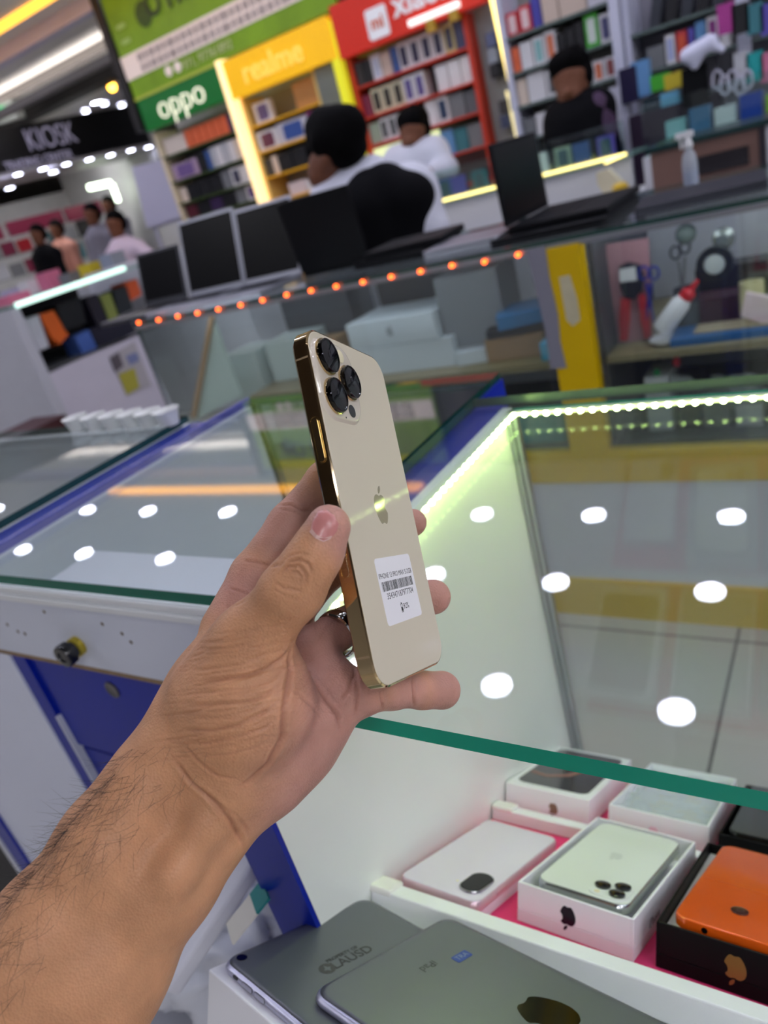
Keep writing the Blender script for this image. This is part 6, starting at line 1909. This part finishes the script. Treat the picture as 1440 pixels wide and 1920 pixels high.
    # thumb nail: a curved plate following the thumb tip
    nail = [(597, 957), (612, 956), (626, 966), (635, 982), (632, 996), (620, 1010), (606, 1016), (592, 1010), (581, 998), (586, 978)]
    cx_, cy_ = 608, 986
    rings = []
    for s in (1.0, 0.93, 0.75, 0.5, 0.25):
        R_ = []
        for x, y in nail:
            h = hit(cx_ + (x - cx_) * s, cy_ + (y - cy_) * s)
            if h[0] is None:
                h = hit(cx_ + (x - cx_) * s * 0.9, cy_ + (y - cy_) * s * 0.9)
            nn = h[1] if h[1].dot(CAM - h[0]) > 0 else -h[1]
            R_.append(h[0] + nn * (0.00005 if s == 1.0 else 0.00040 + 0.0002 * (1 - s)))
        rings.append(R_)
    MB().loops(rings, cap=(False, True)).build('thumb_nail', mat('nail_pink', (204, 134, 128), 0.25, coat=0.3), o, world=True, smooth=True, auto=False)
    tip = [(581, 998), (592, 1010), (606, 1016), (620, 1010), (622, 1004), (607, 1009), (594, 1003), (586, 992)]
    # pale free edge at the cuticle side
    R_ = []
    for x, y in tip:
        h = hit(x, y)
        nn = h[1] if h[1].dot(CAM - h[0]) > 0 else -h[1]
        R_.append(h[0] + nn * 0.00055)
    MB().add(R_, [tuple(range(len(R_)))]).build('nail_edge', mat('nail_white', (212, 172, 160), 0.3), o, world=True)
    # hairs on the thumb side of the forearm
    mb = MB()
    random.seed(12)
    down = (at_d(150, 1790, .32) - at_d(340, 1500, .32)).normalized()
    cnt = 0
    while cnt < 520:
        u = random.random()
        ex = random.random() ** 3.0 * 170
        y = 1400 + u * 520
        x = 246 - (y - 1400) * 0.80 + ex + 4
        if x < -20 or (ex > 90 and random.random() < .5) or (y < 1450 and random.random() < .5):
            continue
        h = hit(x, y)
        if h[0] is None:
            continue
        nn = h[1] if h[1].dot(CAM - h[0]) > 0 else -h[1]
        side = nn.cross(down).normalized()
        L = random.uniform(.006, .015) if ex > 22 else random.uniform(.009, .020)
        dr_ = (down * random.uniform(.3, 1.0) + side * random.uniform(-.7, .5) + nn * random.uniform(.12, .5 if ex > 22 else .9)).normalized()
        cv = side * random.uniform(-.4, .4) + nn * random.uniform(-.35, 0.0)
        p = [h[0] + dr_ * L * t + cv * L * t * t for t in (0, .33, .66, 1)]
        mb.tube(p, [.00006, .00005, .00004, .00001], 3)
        cnt += 1
    mb.build('arm_hair', mat('dark_arm_hair', (24, 18, 16), 0.5), o, world=True, kind='stuff')
    return o


hand = finish_hand()
# steel ring on the ring finger
rc = at_d(635, 1188, 0.3610)
ra = (at_d(690, 1150, 0.381) - at_d(600, 1218, 0.352)).normalized()
rs_ = ra.orthogonal().normalized()
ring_o = MB(frame(rc, rs_, ra.cross(rs_), ra)).loops([[(r_ * math.cos(2 * math.pi * i / 48), r_ * math.sin(2 * math.pi * i / 48), z) for i in range(48)]
    for r_, z in ((0.0112, -0.0030), (0.0120, -0.0024), (0.0123, 0), (0.0120, 0.0024), (0.0112, 0.0030), (0.0106, 0.0027), (0.0104, 0), (0.0106, -0.0027))], close=True).build(
    'ring', mat('polished_steel_ring', (214, 216, 214), 0.08, 1.0), smooth=True, label='plain polished steel ring worn on the finger behind the phone', cat='ring')
